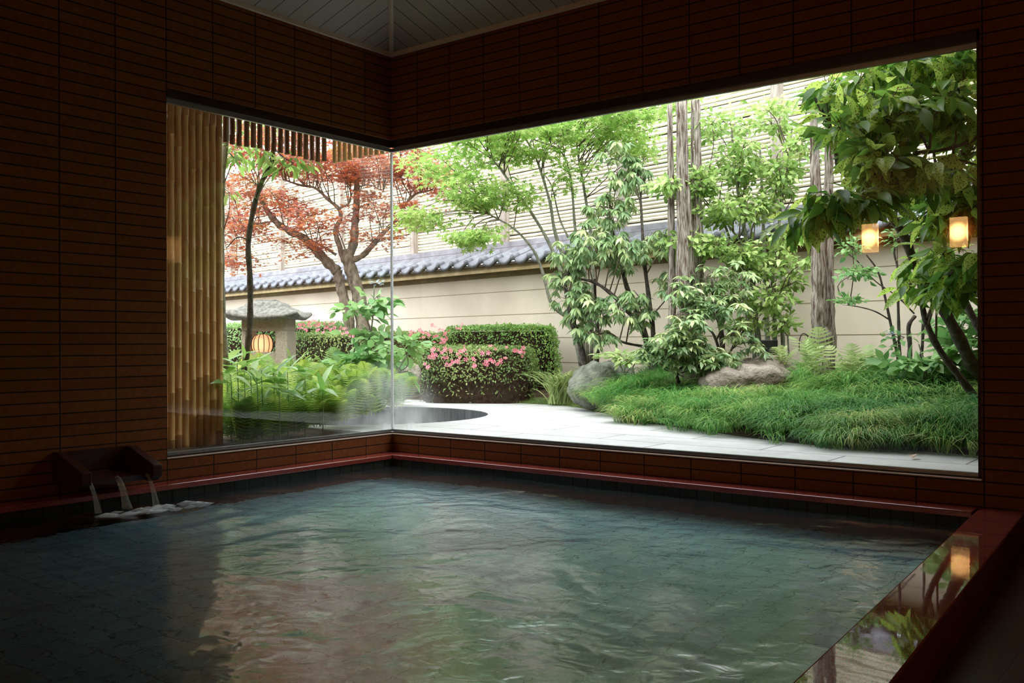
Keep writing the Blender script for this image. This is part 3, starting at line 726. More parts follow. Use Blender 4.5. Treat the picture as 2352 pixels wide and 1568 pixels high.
Vb = V.copy(); Vb[:, 2] = ZP - .4
top = np.stack([idx[:-1, :-1], idx[1:, :-1], idx[1:, 1:], idx[:-1, 1:]], -1).reshape(-1, 4)
side = np.array([[i, j, j + 2400, i + 2400] for i, j in zip(idx[:-1, 0], idx[1:, 0])])
o = fast('garden_mound', np.vstack([V, Vb]), np.vstack([top, side]), M['soil'], smooth=True)
setp(o, 'raised planted bank between the paving and the garden wall', kind='structure')
# ground behind left garden toward the wall
V = [(*w_a, ZB), (*WALL(1100), ZB), (*G(930, 917, ZP)[:2], ZP - .03), (4.2, 8.9, ZP - .03), (1.5, 9.5, ZP), (1.0, 16, ZB)]
V2 = V + [(a, b, ZP - .5) for a, b, _ in V]
o = poly('garden_ground', V2, [(0, 1, 2, 3, 4, 5)[::-1], (6, 7, 8, 9, 10, 11)] + [(i, (i + 1) % 6, 6 + (i + 1) % 6, 6 + i) for i in range(6)], M['soil'])
setp(o, 'ground under the azalea hedges', kind='structure')

# garden wall with tiled coping
W3 = lambda t, off, z: np.array([*(w_a + wdir * t + wn * off), z])
gw = empty('garden_wall', W3(WLEN / 2, 0, ZB), 'long beige plastered garden wall with grey tiled coping', 'wall')
ax = np.array([*wdir, 0]); an = np.array([*wn, 0])
MB().obox(W3(-1, -.18, EYE - 1.1), ax * (WLEN + 2), an * .18, (0, 0, 2.1)).build('wall_body', M['plaster'], gw)
jm = MB()
for h in (-.245, .07, .385, .70):
    jm.obox(W3(-1, -.002, EYE + h - .004), ax * (WLEN + 2), an * .004, (0, 0, .008))
MB().obox(W3(-1, 0, EYE + .90), ax * (WLEN + 2), an * .02, (0, 0, .09)).build('eave_shade_board', M['eave_shade'], gw)  # dark ochre board added to supply the shade under the eave
jm.build('joint_lines', M['joint'], gw)
MB().obox(W3(-1, 0, EYE + .99), ax * (WLEN + 2), an * .26, (0, 0, .04)).obox(W3(-1, .22, EYE + .95), ax * (WLEN + 2), an * .04, (0, 0, .10)).build('fascia', M['fascia'], gw)
MB().obox(W3(-1, .0, EYE + 1.031), ax * (WLEN + 2), an * .315, (0, 0, .03)).build('tile_bed', M['fence_back'], gw)
bm_ = MB().obox(W3(-1, -.02, EYE + 1.22), ax * (WLEN + 2), an * .05, (0, 0, .07)).obox(W3(-1, -.06, EYE + 1.30), ax * (WLEN + 2), an * .06, (0, 0, .07))
bm_.build('ridge_beam', M['beam_wood'], gw)
# S-profile tiles
pt = .32; ntile = int(WLEN / pt) + 2
V = []; Fq = []
K = 13; prof_t = np.linspace(0, 1, K)
def sprof(t): return (-.048 * math.sin(PI * min(1, t / .78)) + .05 * t) if t < .80 else .04 + .022 * math.sin((t - .80) / .2 * PI) - .04 * (t - .80) / .2
for i in range(ntile):
    t0 = -.5 + i * pt; jz = rng.uniform(-.004, .004)
    for row, (off, z) in enumerate(((.34, 1.105), (.02, 1.235))):
        for t in prof_t:
            V.append(W3(t0 + t * pt, off, EYE + z + sprof(t) + jz))
    for t in prof_t: V.append(W3(t0 + t * pt, .335, EYE + 1.105 + sprof(t) + jz - .062))
    for t in prof_t: V.append(W3(t0 + t * pt, .02, EYE + 1.235 + sprof(t) + jz - .025))
    b0 = i * 4 * K
    for j in range(K - 1):
        Fq += [(b0 + j, b0 + j + 1, b0 + K + j + 1, b0 + K + j), (b0 + 2 * K + j, b0 + 2 * K + j + 1, b0 + j + 1, b0 + j), (b0 + 3 * K + j, b0 + 3 * K + j + 1, b0 + 2 * K + j + 1, b0 + 2 * K + j)]
    # round bead at the joint
    n0 = len(V)
fast('coping_tiles', V, Fq, M['roof'], gw)
bd = MB()
for i in range(ntile):
    c0 = W3(-.5 + i * pt + .9 * pt, .355, EYE + 1.105); V, Fc = tube([c0 - an * .10 + np.array([0, 0, .035]), c0], [.040, .042], 12); bd.add(V, Fc)
bd.build('tile_roll_ends', M['roof'], gw, True)

# bamboo fence above the wall
fe = empty('bamboo_fence', W3(WLEN / 2, -.1, EYE + 1.37), 'tall screen of horizontal split bamboo above the garden wall', 'fence')
nf = 44; z0 = EYE + 1.40; V = []; Fq = []; nb = 0; seg = 9
for i in range(nf):
    ts = np.linspace(-1, WLEN + 1, seg)
    pa = np.array([W3(t, -.13 + rng.uniform(-.006, .006), z0 + i * .0465 + rng.uniform(-.006, .006)) for t in ts])
    v, f = tube(pa, .0222 * rng.uniform(.88, 1.04, seg), 7); V.append(v); Fq += [tuple(q + nb for q in ff) for ff in f if len(ff) == 4]; nb += len(v)
fast('bamboo_panel', np.concatenate(V), Fq, M['fence'], fe, smooth=True)
MB().obox(W3(-1, -.20, z0 - .02), ax * (WLEN + 2), an * .02, (0, 0, nf * .0465)).build('gap_shade_board', M['fence_back'], fe)  # dark sheet added for the shade in the gaps between the poles
for dd_ in np.arange(6.42, 21.5, 1.605):
    u = DK / dd_ - 720; t = np.dot(WALL(u) - w_a, wdir)
    MB().obox(W3(t, -.12, EYE + 1.30), ax * .10, an * .09, (0, 0, nf * .0465 + .15)).build('post', M['old_wood'], fe)

# --- bamboo screen and valance outside the left window
def culm(p0, p1, r, mat, parent, name, off):
    e_ = np.array(p1, float) - np.array(p0, float); L = np.linalg.norm(e_); pts = []; rad = []
    z = 0; nodes = []; step = .27
    t = (off % 1) * step
    while t < L: nodes.append(t); t += step * rng.uniform(.85, 1.15)
    cuts = sorted(set([0, L] + [q + d for q in nodes for d in (-.006, -.002, .002, .006) if 0 < q + d < L]))
    for c in cuts:
        pts.append(np.array(p0) + e_ * c / L); rad.append(r * (1.10 if any(abs(abs(c - q) - .002) < 1e-6 for q in nodes) else 1))
    V, Fc = tube(pts, rad, 12); return poly(name, V, Fc, mat, parent, True)
sc_ = empty('bamboo_screen', (3.57, 5.40, ZP), 'close-set upright tan bamboo poles outside the left window edge', 'screen')
XS0, XS1, ns = 1.45, 3.762, 46  # run of poles lengthened out of view to darken reflections in the panes
for i in range(ns):
    x = XS0 + (XS1 - XS0) * i / (ns - 1)
    culm((x, 5.40, ZP - .03), (x, 5.40, 2.46), .0245, M['bamboo'], sc_, 'bamboo_pole', rng.uniform())
MB().box((XS0 - .02, 5.43, 1.10), (XS1, 5.455, 1.16)).box((XS0 - .02, 5.43, 2.30), (XS1, 5.455, 2.36)).build('cross_rail', M['bamboo_dark'], sc_)
va = empty('bamboo_valance', (4.25, 5.40, 2.242), 'row of short hanging brown bamboo lengths under the eave outside', 'valance')
zb = EYE + 1.357
for i in range(16):
    x = 3.815 + i * .0575 + rng.uniform(-.004, .004)
    culm((x, 5.40, zb + rng.uniform(-.01, .01)), (x, 5.40, zb + .36), .0185, M['bamboo_dark'], va, 'hanging_pole', rng.uniform())
for i in range(10):
    y = 5.345 - i * .056 + rng.uniform(-.004, .004)
    culm((4.735, y, zb + rng.uniform(-.008, .008)), (4.735, y, zb + .36), .0165, M['bamboo'], va, 'hanging_pole', rng.uniform())
MB().box((3.78, 5.425, zb + .22), (4.77, 5.45, zb + .27)).box((4.758, 4.87, zb + .22), (4.78, 5.424, zb + .27)).build('rail', M['bamboo_dark'], va)
o = MB().box((x0, YA + WT + .001, 2.61), (4.80, 5.62, 2.69)).build('eave', M['old_wood']); setp(o, 'boarded eave over the left window', kind='structure')

# ------------------------------------------------------------------ stone lantern
D = 9.0; px = D / F_PX
lb = U(616, D, ZP + .02)
la = empty('stone_lantern', lb, 'squat grey stone lantern with a broad mossy curved cap among the ferns', 'lantern')
def lp(du, z, dd=0): return lb + wr * du * px + wf * dd + np.array([0, 0, z - lb[2]])
Z_ = lambda v: EYE - (v - 788) * px
def lbox(mb, u0, u1, z0_, z1_, d0, d1):
    a = lp(u0 - 616, z0_, d0); mb.obox(a, wr * (u1 - u0) * px, wf * (d1 - d0), (0, 0, z1_ - z0_)); return mb
lbox(lbox(lbox(MB(), 567, 669, Z_(758), Z_(729), -.19, .19), 643, 670, lb[2] - .05, Z_(757), -.19, .19), 567, 577, lb[2] - .05, Z_(757), -.19, .19).build('body', M['stone_tan'], la, bevel=.012)
V = []; Fc = []; rings = []; nper = 12
capp = [(0, 738 - 6, 0.0), (.60, 731, .0), (.92, 732, .85), (1.0, 727, 1.0), (.98, 722, 1.0), (.80, 717, .55), (.62, 707, .2), (.52, 702, .08), (.515, 701, .05), (.44, 694, 0), (.30, 690.5, 0), (.27, 690, 0), (.265, 687, 0), (0, 687, 0)]
for (s, v, lift) in capp:
    hw = 85 * px * s; ring_ = []
    for sd in range(4):
        for j in range(nper // 1):
            t = j / nper * 2 - 1
            q = [(t, -1), (1, t), (-t, 1), (-1, -t)][sd]
            cl = (abs(q[0]) * abs(q[1])) ** 2.5
            x_, y_ = q[0] * hw, q[1] * hw * .92
            z = Z_(v) + cl * lift * .035 - (1 - cl) * lift * .01
            ring_.append(lb + wr * x_ + wf * y_ + np.array([0, 0, z - lb[2]]))
    V += ring_
nr_ = nper * 4
for i in range(len(capp) - 1):
    for j in range(nr_): Fc.append((i * nr_ + j, i * nr_ + (j + 1) % nr_, (i + 1) * nr_ + (j + 1) % nr_, (i + 1) * nr_ + j))
poly('cap', V, Fc, M['stone'], la, True)
ms = MB()
for i in range(60):
    t = rng.uniform(0, 1); s = .93 - .6 * t; yy = rng.uniform(-.8, .3) * s
    v = np.interp(s, [.27, .44, .52, .62, .80, .95], [689, 694, 702, 707, 717, 723])
    c = lb + wr * (-85 * px * s * .99) + wf * (85 * px * yy) + np.array([0, 0, Z_(v) - lb[2] - .002]); r = rng.uniform(.012, .03)
    V, Fc = tube([c - np.array([0, 0, r * .25]), c + np.array([0, 0, r * .15]), c + np.array([0, 0, r * .4])], [r, r * .9, r * .4], 7); ms.add(V, Fc)
ms.build('moss_patch', M['moss'], la, True)
# paper lamp inside
lc = U(603, D - .02, 0); pl = empty('paper_lamp', (lc[0], lc[1], Z_(806)), 'glowing orange barrel lamp inside the stone lantern', 'lamp')
prof_ = [(.0, 766), (.045, 766), (.075, 770), (.094, 778), (.10, 787), (.096, 798), (.08, 806), (0, 806)]
V = []; nn = 16
for r, v in prof_:
    for t in np.linspace(0, 2 * PI, nn, endpoint=False): V.append((lc[0] + r * math.cos(t), lc[1] + r * math.sin(t), Z_(v)))
Fc = [(i * nn + j, i * nn + (j + 1) % nn, (i + 1) * nn + (j + 1) % nn, (i + 1) * nn + j)[::-1] for i in range(len(prof_) - 1) for j in range(nn)]
poly('paper_shade', V, Fc, M['paper'], pl, True)
rb = MB()
for t in np.linspace(0, 2 * PI, 12, endpoint=False):
    V, Fc = tube([(lc[0] + (r + .003) * math.cos(t), lc[1] + (r + .003) * math.sin(t), Z_(v)) for r, v in prof_[1:-1]], .0035, 5); rb.add(V, Fc)
rb.build('rib_cage', M['black'], pl)
o = MB().obox(lp(567 - 616, Z_(835), -.15), wr * 95 * px, wf * .3, (0, 0, .12)).build('lamp_plinth', M['stone_tan']); 
setp(o, 'low stone block carrying the barrel lamp in the lantern', 'stone block')

# ------------------------------------------------------------------ rocks
def rock(name, label, outline_uv, d, depth, mat, seed, zbase, cat='rock'):
    """boulder: spherical mesh whose silhouette follows an irregular lump"""
    r_ = np.random.default_rng(seed)
    us_ = np.array([q[0] for q in outline_uv]); vs_ = np.array([q[1] for q in outline_uv])
    uc, vc = us_.mean(), (vs_.min() + vs_.max()) / 2; cpt = P(uc, vc, d)
    an_o = np.arctan2(-(vs_ - vc), us_ - uc); rad_o = np.hypot(us_ - uc, vs_ - vc) * d / F_PX
    o_ = np.argsort(an_o); an_o, rad_o = an_o[o_], rad_o[o_]
    an_e = np.concatenate([an_o - 2 * PI, an_o, an_o + 2 * PI]); ra_e = np.tile(rad_o, 3)
    nu, nv = 48, 28; V = []
    ph = r_.uniform(0, 6, 8)
    for i in range(nv + 1):
        la_ = -PI / 2 + PI * i / nv
        for j in range(nu):
            lo_ = 2 * PI * j / nu
            # x: right, y: depth, z: up ; silhouette in the x-z plane
            x, y, z = math.cos(la_) * math.cos(lo_), math.cos(la_) * math.sin(lo_), math.sin(la_)
            a_ = math.atan2(z, x); R = np.interp(a_, an_e, ra_e); s_ = math.hypot(x, z)
            n_ = 1 + .05 * math.sin(5 * x + ph[0] + 3 * y) + .05 * math.sin(7 * z + ph[1] - 4 * y) + .03 * math.sin(13 * x + 9 * z + ph[2]) + .006 * r_.normal()
            k_ = s_ ** -.25 if s_ > .01 else 1; V.append(cpt + wr * x * R * n_ * k_ + wu * z * R * n_ * k_ + wf * y * depth * n_)
    Fc = [(i * nu + j, i * nu + (j + 1) % nu, (i + 1) * nu + (j + 1) % nu, (i + 1) * nu + j) for i in range(nv) for j in range(nu)]
    o = poly(name, V, Fc, mat, None, True); setp(o, label, cat); return o
rock('garden_boulder', 'big smooth grey green boulder on the paving edge beside the grass', [(1301, 900), (1304, 880), (1325, 852), (1350, 836), (1380, 832), (1430, 833), (1450, 850), (1440, 890), (1400, 925), (1350, 935), (1318, 925)], 9.0, .30, M['rock_grey'], 1, ZP)
rock('garden_boulder', 'rough tan boulder lying in the grass, lower piece', [(1606, 872), (1625, 852), (1690, 850), (1740, 840), (1800, 844), (1822, 868), (1780, 900), (1700, 915), (1640, 920), (1612, 905)], 7.7, .28, M['rock_tan'], 2, ZP)
rock('garden_boulder', 'rough tan boulder rising behind the lower tan one', [(1660, 860), (1700, 838), (1740, 824), (1775, 814), (1800, 828), (1830, 858), (1800, 885), (1700, 890)], 8.1, .28, M['rock_tan'], 5, ZP)
rock('garden_boulder', 'pale grey rock half hidden behind the fern at the glass corner', [(860, 850), (885, 832), (925, 828), (958, 838), (966, 865), (950, 905), (880, 905)], 9.6, .25, M['rock_tan'], 8, ZP)

# ------------------------------------------------------------------ hedges
def hedge(name, label, quad, z0_, z1_, leafmat, n, lsize, rng_seed, core=.0, bottom=.35, flowers=None, lowleaf=.15):
    """quad: 4 ground points (x,y) in order; a clipped box with rounded shoulders"""
    r_ = np.random.default_rng(rng_seed); q = [np.array(p, float)[:2] for p in quad]
    cx = sum(q) / 4
    e = empty(name, (cx[0], cx[1], z0_), label, 'hedge')
    def pt(a, b): return (q[0] * (1 - a) + q[1] * a) * (1 - b) + (q[3] * (1 - a) + q[2] * a) * b
    def surf(a, b, h, o=0.):      # superellipse rounding
        A_, B_ = a * 2 - 1, b * 2 - 1
        return A_, B_
    # core solid
    nn_ = 40; zz = np.linspace(0, 1, 12); V = []
    def edge(t):
        t = t % 1 * 4; i = int(t); f = t - i
        a, b = [(f, 0), (1, f), (1 - f, 1), (0, 1 - f)][i]
        return a, b
    H = z1_ - z0_
    def shape(a, b, h):
        """pull corners in, round the top"""
        A_, B_ = a * 2 - 1, b * 2 - 1; L = (abs(A_) ** 6 + abs(B_) ** 6) ** (1 / 6)
        k_ = 1 if L < 1e-6 else min(1, 1 / max(L, 1e-6)) if L > 1 else 1
        sh = (1 - max(0, (h - .55) / .45) ** 3 * .10) * (1 - .10 * max(0, .5 - h))
        w = 1 + .025 * math.sin(9 * a + 5 * h + rng_seed) + .02 * math.sin(17 * b + 11 * a)
        p = pt(.5 + A_ * k_ * sh * .5 * w, .5 + B_ * k_ * sh * .5 * w)
        return p
    for h in zz:
        for j in range(nn_):
            a, b = edge(j / nn_); p = shape(a, b, h); s_ = .93
            p = cx + (p - cx) * s_; V.append((p[0], p[1], z0_ + H * h * .93))
    Fc = [(i * nn_ + j, i * nn_ + (j + 1) % nn_, (i + 1) * nn_ + (j + 1) % nn_, (i + 1) * nn_ + j) for i in range(11) for j in range(nn_)] + [tuple(11 * nn_ + j for j in range(nn_))]
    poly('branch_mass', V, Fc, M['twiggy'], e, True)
    # bare twigs low down
    tv = []; tf = []; nb_ = 0
    for i in range(260):
        a, b = edge(r_.uniform()); p = shape(a, b, 0); p = cx + (p - cx) * r_.uniform(.8, 1); z_ = z0_ + r_.uniform(0, .5) * H
        d_ = np.array([*(r_.normal(0, .07, 2)), r_.uniform(.05, .22)]); p0 = np.array([*p, z_]); V_, F_ = tube([p0, p0 + d_ * .5 + r_.normal(0, .01, 3), p0 + d_], [.004, .003, .0015], 3, cap=False); tv.append(V_); tf.append(np.array(F_) + nb_); nb_ += len(V_)
    fast('bare_twigs', np.concatenate(tv), np.concatenate(tf), M['twig'], e)
    LPp, LN = [], []
    ntop = int(n * .45)
    for i in range(n):
        if i < ntop:
            a, b = r_.uniform(0, 1, 2); p = shape(a, b, 1); m_ = max(abs(a * 2 - 1), abs(b * 2 - 1))
            z_ = z0_ + H * (1 - .05 * m_ ** 4) + r_.normal(0, .012); nm = np.array([0, 0, 1.])
        else:
            h = 1 - r_.uniform(0, 1) ** (1 / .75) * (1 - lowleaf) if r_.uniform() < .9 else r_.uniform(0, 1)
            if h < bottom and r_.uniform() > .25: h = bottom + r_.uniform(0, 1 - bottom)
            a, b = edge(r_.uniform()); p = shape(a, b, h); v_ = p - cx; nm = np.array([*(v_ / np.linalg.norm(v_)), .25]); z_ = z0_ + H * h; p = p + v_ / np.linalg.norm(v_) * r_.normal(0, .02)
        LPp.append((p[0], p[1], z_)); LN.append(nm)
    LPp, LN = np.array(LPp), np.array(LN); Dr = r_.normal(0, 1, (n, 3)); Dr = Dr - LN * (Dr * LN).sum(1)[:, None] * .6 + LN * .2
    V, Fc = scatter(OVAL, LPp, Dr, LN + r_.normal(0, .45, (n, 3)), lsize * r_.uniform(.7, 1.25, n))
    patch = .5 + .35 * np.sin(LPp[:, 0] * 5 + LPp[:, 1] * 3) * np.sin(LPp[:, 1] * 6)
    fast('leaves', V, Fc, leafmat, e, tone=np.repeat(np.clip(patch + r_.normal(0, .22, n), 0, 1), len(OVAL[0])))
    return e, shape, edge, cx, H
def flower_mesh():
    V = [(0, 0, 0)]; Fc = []
    for k_ in range(5):
        a = k_ * 2 * PI / 5; n_ = len(V); 
        for (r, da, z) in ((.4, -.35, .12), (.95, -.38, .30), (1.08, 0, .26), (.95, .38, .30), (.4, .35, .12)): V.append((r * math.cos(a + da), r * math.sin(a + da), z))
        Fc += [(0, n_, n_ + 1, n_ + 2), (0, n_ + 2, n_ + 3, n_ + 4)]
    me = bpy.data.meshes.new('azalea_flower'); me.from_pydata(V, [], Fc); me.materials.append(M['L_flower'])
    at = me.attributes.new('tone', 'FLOAT', 'POINT'); at.data.foreach_set('value', [0.0] + [.2, .9, 1, .9, .2] * 5); return me
FM = flower_mesh()
def add_flowers(e, pts, normals, size=.034):
    for p, nm in zip(pts, normals):
        o = bpy.data.objects.new('flower', FM); o.parent = e
        o.location = tuple(np.array(p) - np.array(e.location)); q = Vector(nm).to_track_quat('Z', 'Y'); o.rotation_mode = 'QUATERNION'; o.rotation_quaternion = q
        s_ = size * rng.uniform(.75, 1.25); o.scale = (s_, s_, s_); COL.objects.link(o)
def flowers_from_px(e, uvs, d, per, spread, size=.022, dd=.0):
    pts = []; nn_ = []
    for (u, v) in uvs:
        for i in range(per):
            p = P(u + rng.normal(0, spread), v + rng.normal(0, spread * .7), d - rng.uniform(0, .05)); pts.append(p); nn_.append(-wf * 1 + wu * .6 + rng.normal(0, .5, 3))
    add_flowers(e, pts, nn_, size)
# front azalea hedge
def gp(u, d): return U(u, d, 0)[:2]
def zat(v, d): return EYE - (v - 788) / F_PX * d
f1 = hedge('azalea_hedge', 'low front azalea hedge with most pink blossom beside the paving', [gp(962, 10.15), gp(1232, 10.0), gp(1222, 11.2), gp(955, 11.3)], ZP - .02, zat(798, 10.2), M['L_azalea'], 9000, .034, 3, bottom=.42)
flowers_from_px(f1[0], [(1012, 808), (1022, 802), (1036, 805), (1000, 815), (1055, 830), (1057, 822), (1061, 808), (1120, 810), (1125, 830), (1122, 836), (1128, 824), (1116, 833), (1040, 832), (1025, 820), (1175, 803), (1199, 806), (1199, 814), (1085, 820), (1145, 836), (1107, 808), (1070, 806), (988, 802), (990, 812), (977, 841), (1085, 841), (1027, 840), (1130, 800), (1148, 826)], 10.02, 3, 5, .021)
f2 = hedge('azalea_hedge', 'back hedge clipped into a solid green block without blossom', [gp(1030, 11.45), gp(1285, 11.0), gp(1270, 11.7), gp(1020, 12.7)], ZP - .02, zat(750, 11.5), M['L_hedge'], 11000, .036, 4, bottom=.3)
f3 = hedge('azalea_hedge', 'long back azalea hedge with pink blossom under the red maple', [gp(668, 11.4), gp(1036, 11.3), gp(1040, 12.6), gp(640, 12.8)], ZP - .02, zat(764, 11.5), M['L_azalea'], 14000, .036, 5, bottom=.35)
flowers_from_px(f3[0], [(975, 765), (985, 770), (950, 762), (1012, 757), (1013, 780), (1020, 785), (940, 770), (1058, 750), (1022, 768), (965, 775), (1010, 790), (800, 765), (790, 760), (810, 770), (770, 757), (930, 775), (992, 752), (1008, 775), (730, 760), (700, 757), (750, 758)], 11.28, 3, 6, .022)
f4 = hedge('azalea_hedge', 'bright green rear hedge strewn with pink beyond the stone lantern', [gp(500, 13.2), gp(790, 12.9), gp(800, 14.6), gp(490, 14.9)], ZP, zat(740, 13.2), M['L_hydrangea'], 11000, .045, 6, bottom=.2)
flowers_from_px(f4[0], [(700, 742), (720, 740), (745, 742), (760, 748), (735, 750), (775, 752), (690, 750), (712, 752)], 12.9, 5, 8, .024)

# ------------------------------------------------------------------ trees
DM = 11.9
def br(nm, pts, r0, r1, d=DM): return (nm, [(q + (d,))[:3] if len(q) == 2 else q for q in pts], r0, r1)
tree('red_maple', 'red leaved maple with a forked grey trunk behind the azalea hedge', 'tree',
     [br('trunk', [(836, 775), (832, 735), (826, 690), (812, 640), (800, 600), (795, 575)], .095, .075),
      br('trunk', [(806, 775), (800, 730), (788, 680), (778, 640), (775, 622)], .07, .06),
      br('branch', [(775, 624), (750, 600), (722, 570), (700, 548), (660, 528), (632, 508), (612, 480), (600, 455), (592, 430)], .07, .018),
      br('branch', [(798, 590), (812, 560), (815, 520), (818, 480), (820, 430), (816, 395)], .062, .03),
      br('branch', [(790, 600), (778, 560), (770, 530), (782, 502), (778, 480), (750, 455), (725, 432), (690, 425), (650, 412)], .036, .010),
      br('branch', [(805, 600), (835, 585), (862, 555), (885, 530), (910, 505), (930, 470), (955, 445), (980, 440)], .04, .010),
      br('branch', [(780, 478), (800, 468), (806, 450), (805, 420), (815, 400)], .016, .008),
      br('branch', [(772, 585), (740, 565), (705, 548)], .018, .012),
      br('branch', [(632, 508), (600, 512), (570, 520), (540, 532)], .012, .006),
      br('branch', [(820, 430), (850, 425), (880, 440)], .012, .005),
      br('branch', [(700, 425), (660, 390), (620, 380), (570, 375)], .012, .006)],
     [(600, 372, 11.7, 110, 30, 1.1, 110), (740, 385, 11.7, 110, 34, 1.1, 110), (860, 390, 11.8, 95, 36, 1.0, 100), (960, 400, 11.9, 90, 44, .9, 66), (555, 440, 11.7, 60, 46, .9, 50),
      (650, 470, 11.6, 80, 36, .9, 44), (560, 520, 11.6, 62, 44, .9, 50), (720, 510, 11.6, 90, 40, .9, 50), (670, 570, 11.6, 90, 40, .8, 30), (860, 475, 11.8, 80, 44, .9, 46),
      (560, 600, 11.6, 55, 44, .8, 30), (870, 550, 11.8, 60, 36, .7, 20), (945, 500, 11.8, 50, 40, .6, 22), (1010, 440, 11.7, 56, 40, .6, 24), (700, 335, 11.8, 190, 30, 1.2, 90), (900, 345, 11.8, 120, 30, 1.0, 50), (760, 290, 11.4, 260, 40, 1.2, 90)],
     STAR5, M['L_red'], .047, M['trunk_red'], per=21, tone_by_h=.15, leafvar=.2, twig_r=.0035, flat=.88, roam=4.2)
# maple base point extends into the ground behind the hedge
tree('green_maple', 'airy light green maple with slender stems fanning left before the fence', 'tree',
     [br('stem', [(1335, 840, 10.4), (1310, 740, 10.4), (1268, 700, 10.3), (1245, 620, 10.2), (1222, 570, 10.1), (1180, 525, 10), (1120, 490, 9.9)], .026, .008),
      br('stem', [(1338, 840, 10.4), (1300, 660, 10.3), (1262, 560, 10.2), (1215, 480, 10.1), (1180, 430, 10), (1120, 350, 9.9)], .026, .008),
      br('stem', [(1342, 840, 10.5), (1330, 700, 10.4), (1278, 545, 10.3), (1262, 460, 10.2), (1230, 360, 10.1), (1195, 300, 10)], .028, .008),
      br('stem', [(1350, 840, 10.5), (1345, 640, 10.4), (1322, 530, 10.4), (1312, 420, 10.3), (1290, 350, 10.2), (1225, 320, 10.1)], .022, .007),
      br('stem', [(1358, 840, 10.6), (1362, 600, 10.5), (1345, 455, 10.4), (1330, 370, 10.3), (1318, 290, 10.2)], .024, .008),
      br('stem', [(1305, 545, 10.3), (1285, 500, 10.3), (1268, 430, 10.2), (1250, 400, 10.2)], .012, .005)],
     [(1090, 440, 9.9, 95, 56, .6, 72), (1120, 340, 10, 130, 52, .7, 76), (1000, 385, 10, 80, 46, .5, 30), (1220, 320, 10, 120, 56, .6, 66), (1340, 300, 10.2, 120, 56, .6, 70), (1090, 550, 9.8, 66, 24, .4, 34),
      (960, 500, 9.9, 60, 32, .4, 28), (1190, 440, 9.9, 70, 50, .4, 24), (1450, 300, 10, 90, 56, .6, 56), (1250, 250, 10, 200, 50, .8, 70), (1480, 350, 10, 60, 44, .5, 20), (1330, 400, 10.1, 80, 40, .5, 16), (1150, 260, 9.2, 220, 60, .9, 60), (1480, 220, 9.2, 180, 60, .9, 60)],
     STAR5, M['L_green_maple'], .060, M['bark_grey'], per=15, twig_r=.003, flat=.7, hang=.25, roam=3.6)
tree('rhododendron', 'dense rhododendron bush with whorled dark leaves right of the hedges', 'shrub',
     [br('stem', [(1345, 850, 9.4), (1330, 780, 9.4), (1310, 720, 9.4), (1300, 650, 9.4), (1320, 580, 9.4)], .034, .012),
      br('stem', [(1500, 860, 9.2), (1490, 800, 9.2), (1470, 750, 9.2), (1420, 690, 9.2), (1370, 650, 9.2), (1330, 640, 9.2)], .038, .010),
      br('stem', [(1500, 860, 9.2), (1480, 760, 9.3), (1440, 660, 9.3), (1420, 580, 9.3), (1400, 500, 9.3)], .034, .010),
      br('stem', [(1505, 860, 9.2), (1500, 760, 9.2), (1490, 680, 9.2), (1480, 600, 9.2), (1475, 520, 9.2), (1470, 420, 9.3)], .03, .010),
      br('stem', [(1370, 850, 9.6), (1372, 760, 9.6), (1368, 700, 9.6), (1366, 640, 9.6)], .03, .012),
      br('stem', [(1475, 795, 9.2), (1430, 785, 9.1), (1400, 765, 9.1), (1360, 770, 9.1)], .014, .006)],
     [(1310, 660, 9.3, 55, 70, .35, 46), (1300, 590, 9.3, 40, 40, .3, 22), (1370, 560, 9.2, 70, 55, .4, 56), (1400, 480, 9.3, 60, 45, .35, 40), (1450, 400, 9.3, 60, 45, .35, 40), (1430, 580, 9.1, 60, 45, .35, 36),
      (1360, 700, 9.2, 60, 40, .35, 34), (1450, 700, 9.0, 60, 50, .35, 38), (1510, 560, 9.1, 50, 50, .35, 26), (1380, 770, 9.1, 50, 22, .3, 14), (1330, 740, 9.3, 40, 40, .3, 16), (1540, 640, 9.1, 40, 40, .3, 16), (1420, 350, 9.3, 50, 24, .3, 16)],
     T_leaf(.32, .05, .28), M['L_rhodo'], .098, M['bark_dark'], per=10, whorl=True, hang=.75, twig_r=.0035)
tree('low_rhododendron', 'low bushy rhododendron with yellowish leaf tips around the cedar stumps', 'shrub',
     [br('stem', [(1665, 860, 8.2), (1660, 800, 8.2), (1655, 740, 8.2), (1640, 690, 8.2), (1635, 640, 8.2)], .03, .010),
      br('stem', [(1662, 840, 8.2), (1640, 770, 8.1), (1610, 740, 8.1), (1580, 730, 8.0)], .014, .006),
      br('stem', [(1664, 830, 8.2), (1700, 770, 8.1), (1720, 750, 8.1)], .012, .005),
      br('stem', [(1560, 880, 7.9), (1540, 820, 7.9), (1520, 770, 7.9)], .016, .006)],
     [(1560, 800, 7.8, 70, 34, .3, 56), (1640, 820, 7.8, 60, 24, .25, 36), (1500, 800, 7.9, 40, 30, .25, 22), (1580, 740, 7.8, 50, 30, .25, 24), (1660, 700, 8.1, 60, 34, .3, 40), (1630, 640, 8.2, 50, 34, .3, 22), (1730, 800, 8.0, 30, 22, .2, 10), (1580, 840, 7.8, 60, 14, .2, 16), (1700, 640, 8.2, 40, 40, .3, 16), (1560, 670, 8, 40, 36, .2, 20), (1560, 770, 7.75, 60, 26, .2, 26), (1600, 700, 7.9, 40, 40, .2, 18), (1700, 760, 8.0, 50, 30, .25, 18), (1600, 830, 7.7, 60, 18, .2, 22)],
     T_leaf(.34, .05, .24), M['L_rhodo'], .085, M['bark_dark'], per=9, whorl=True, hang=.35, twig_r=.003, tone_by_h=.15)
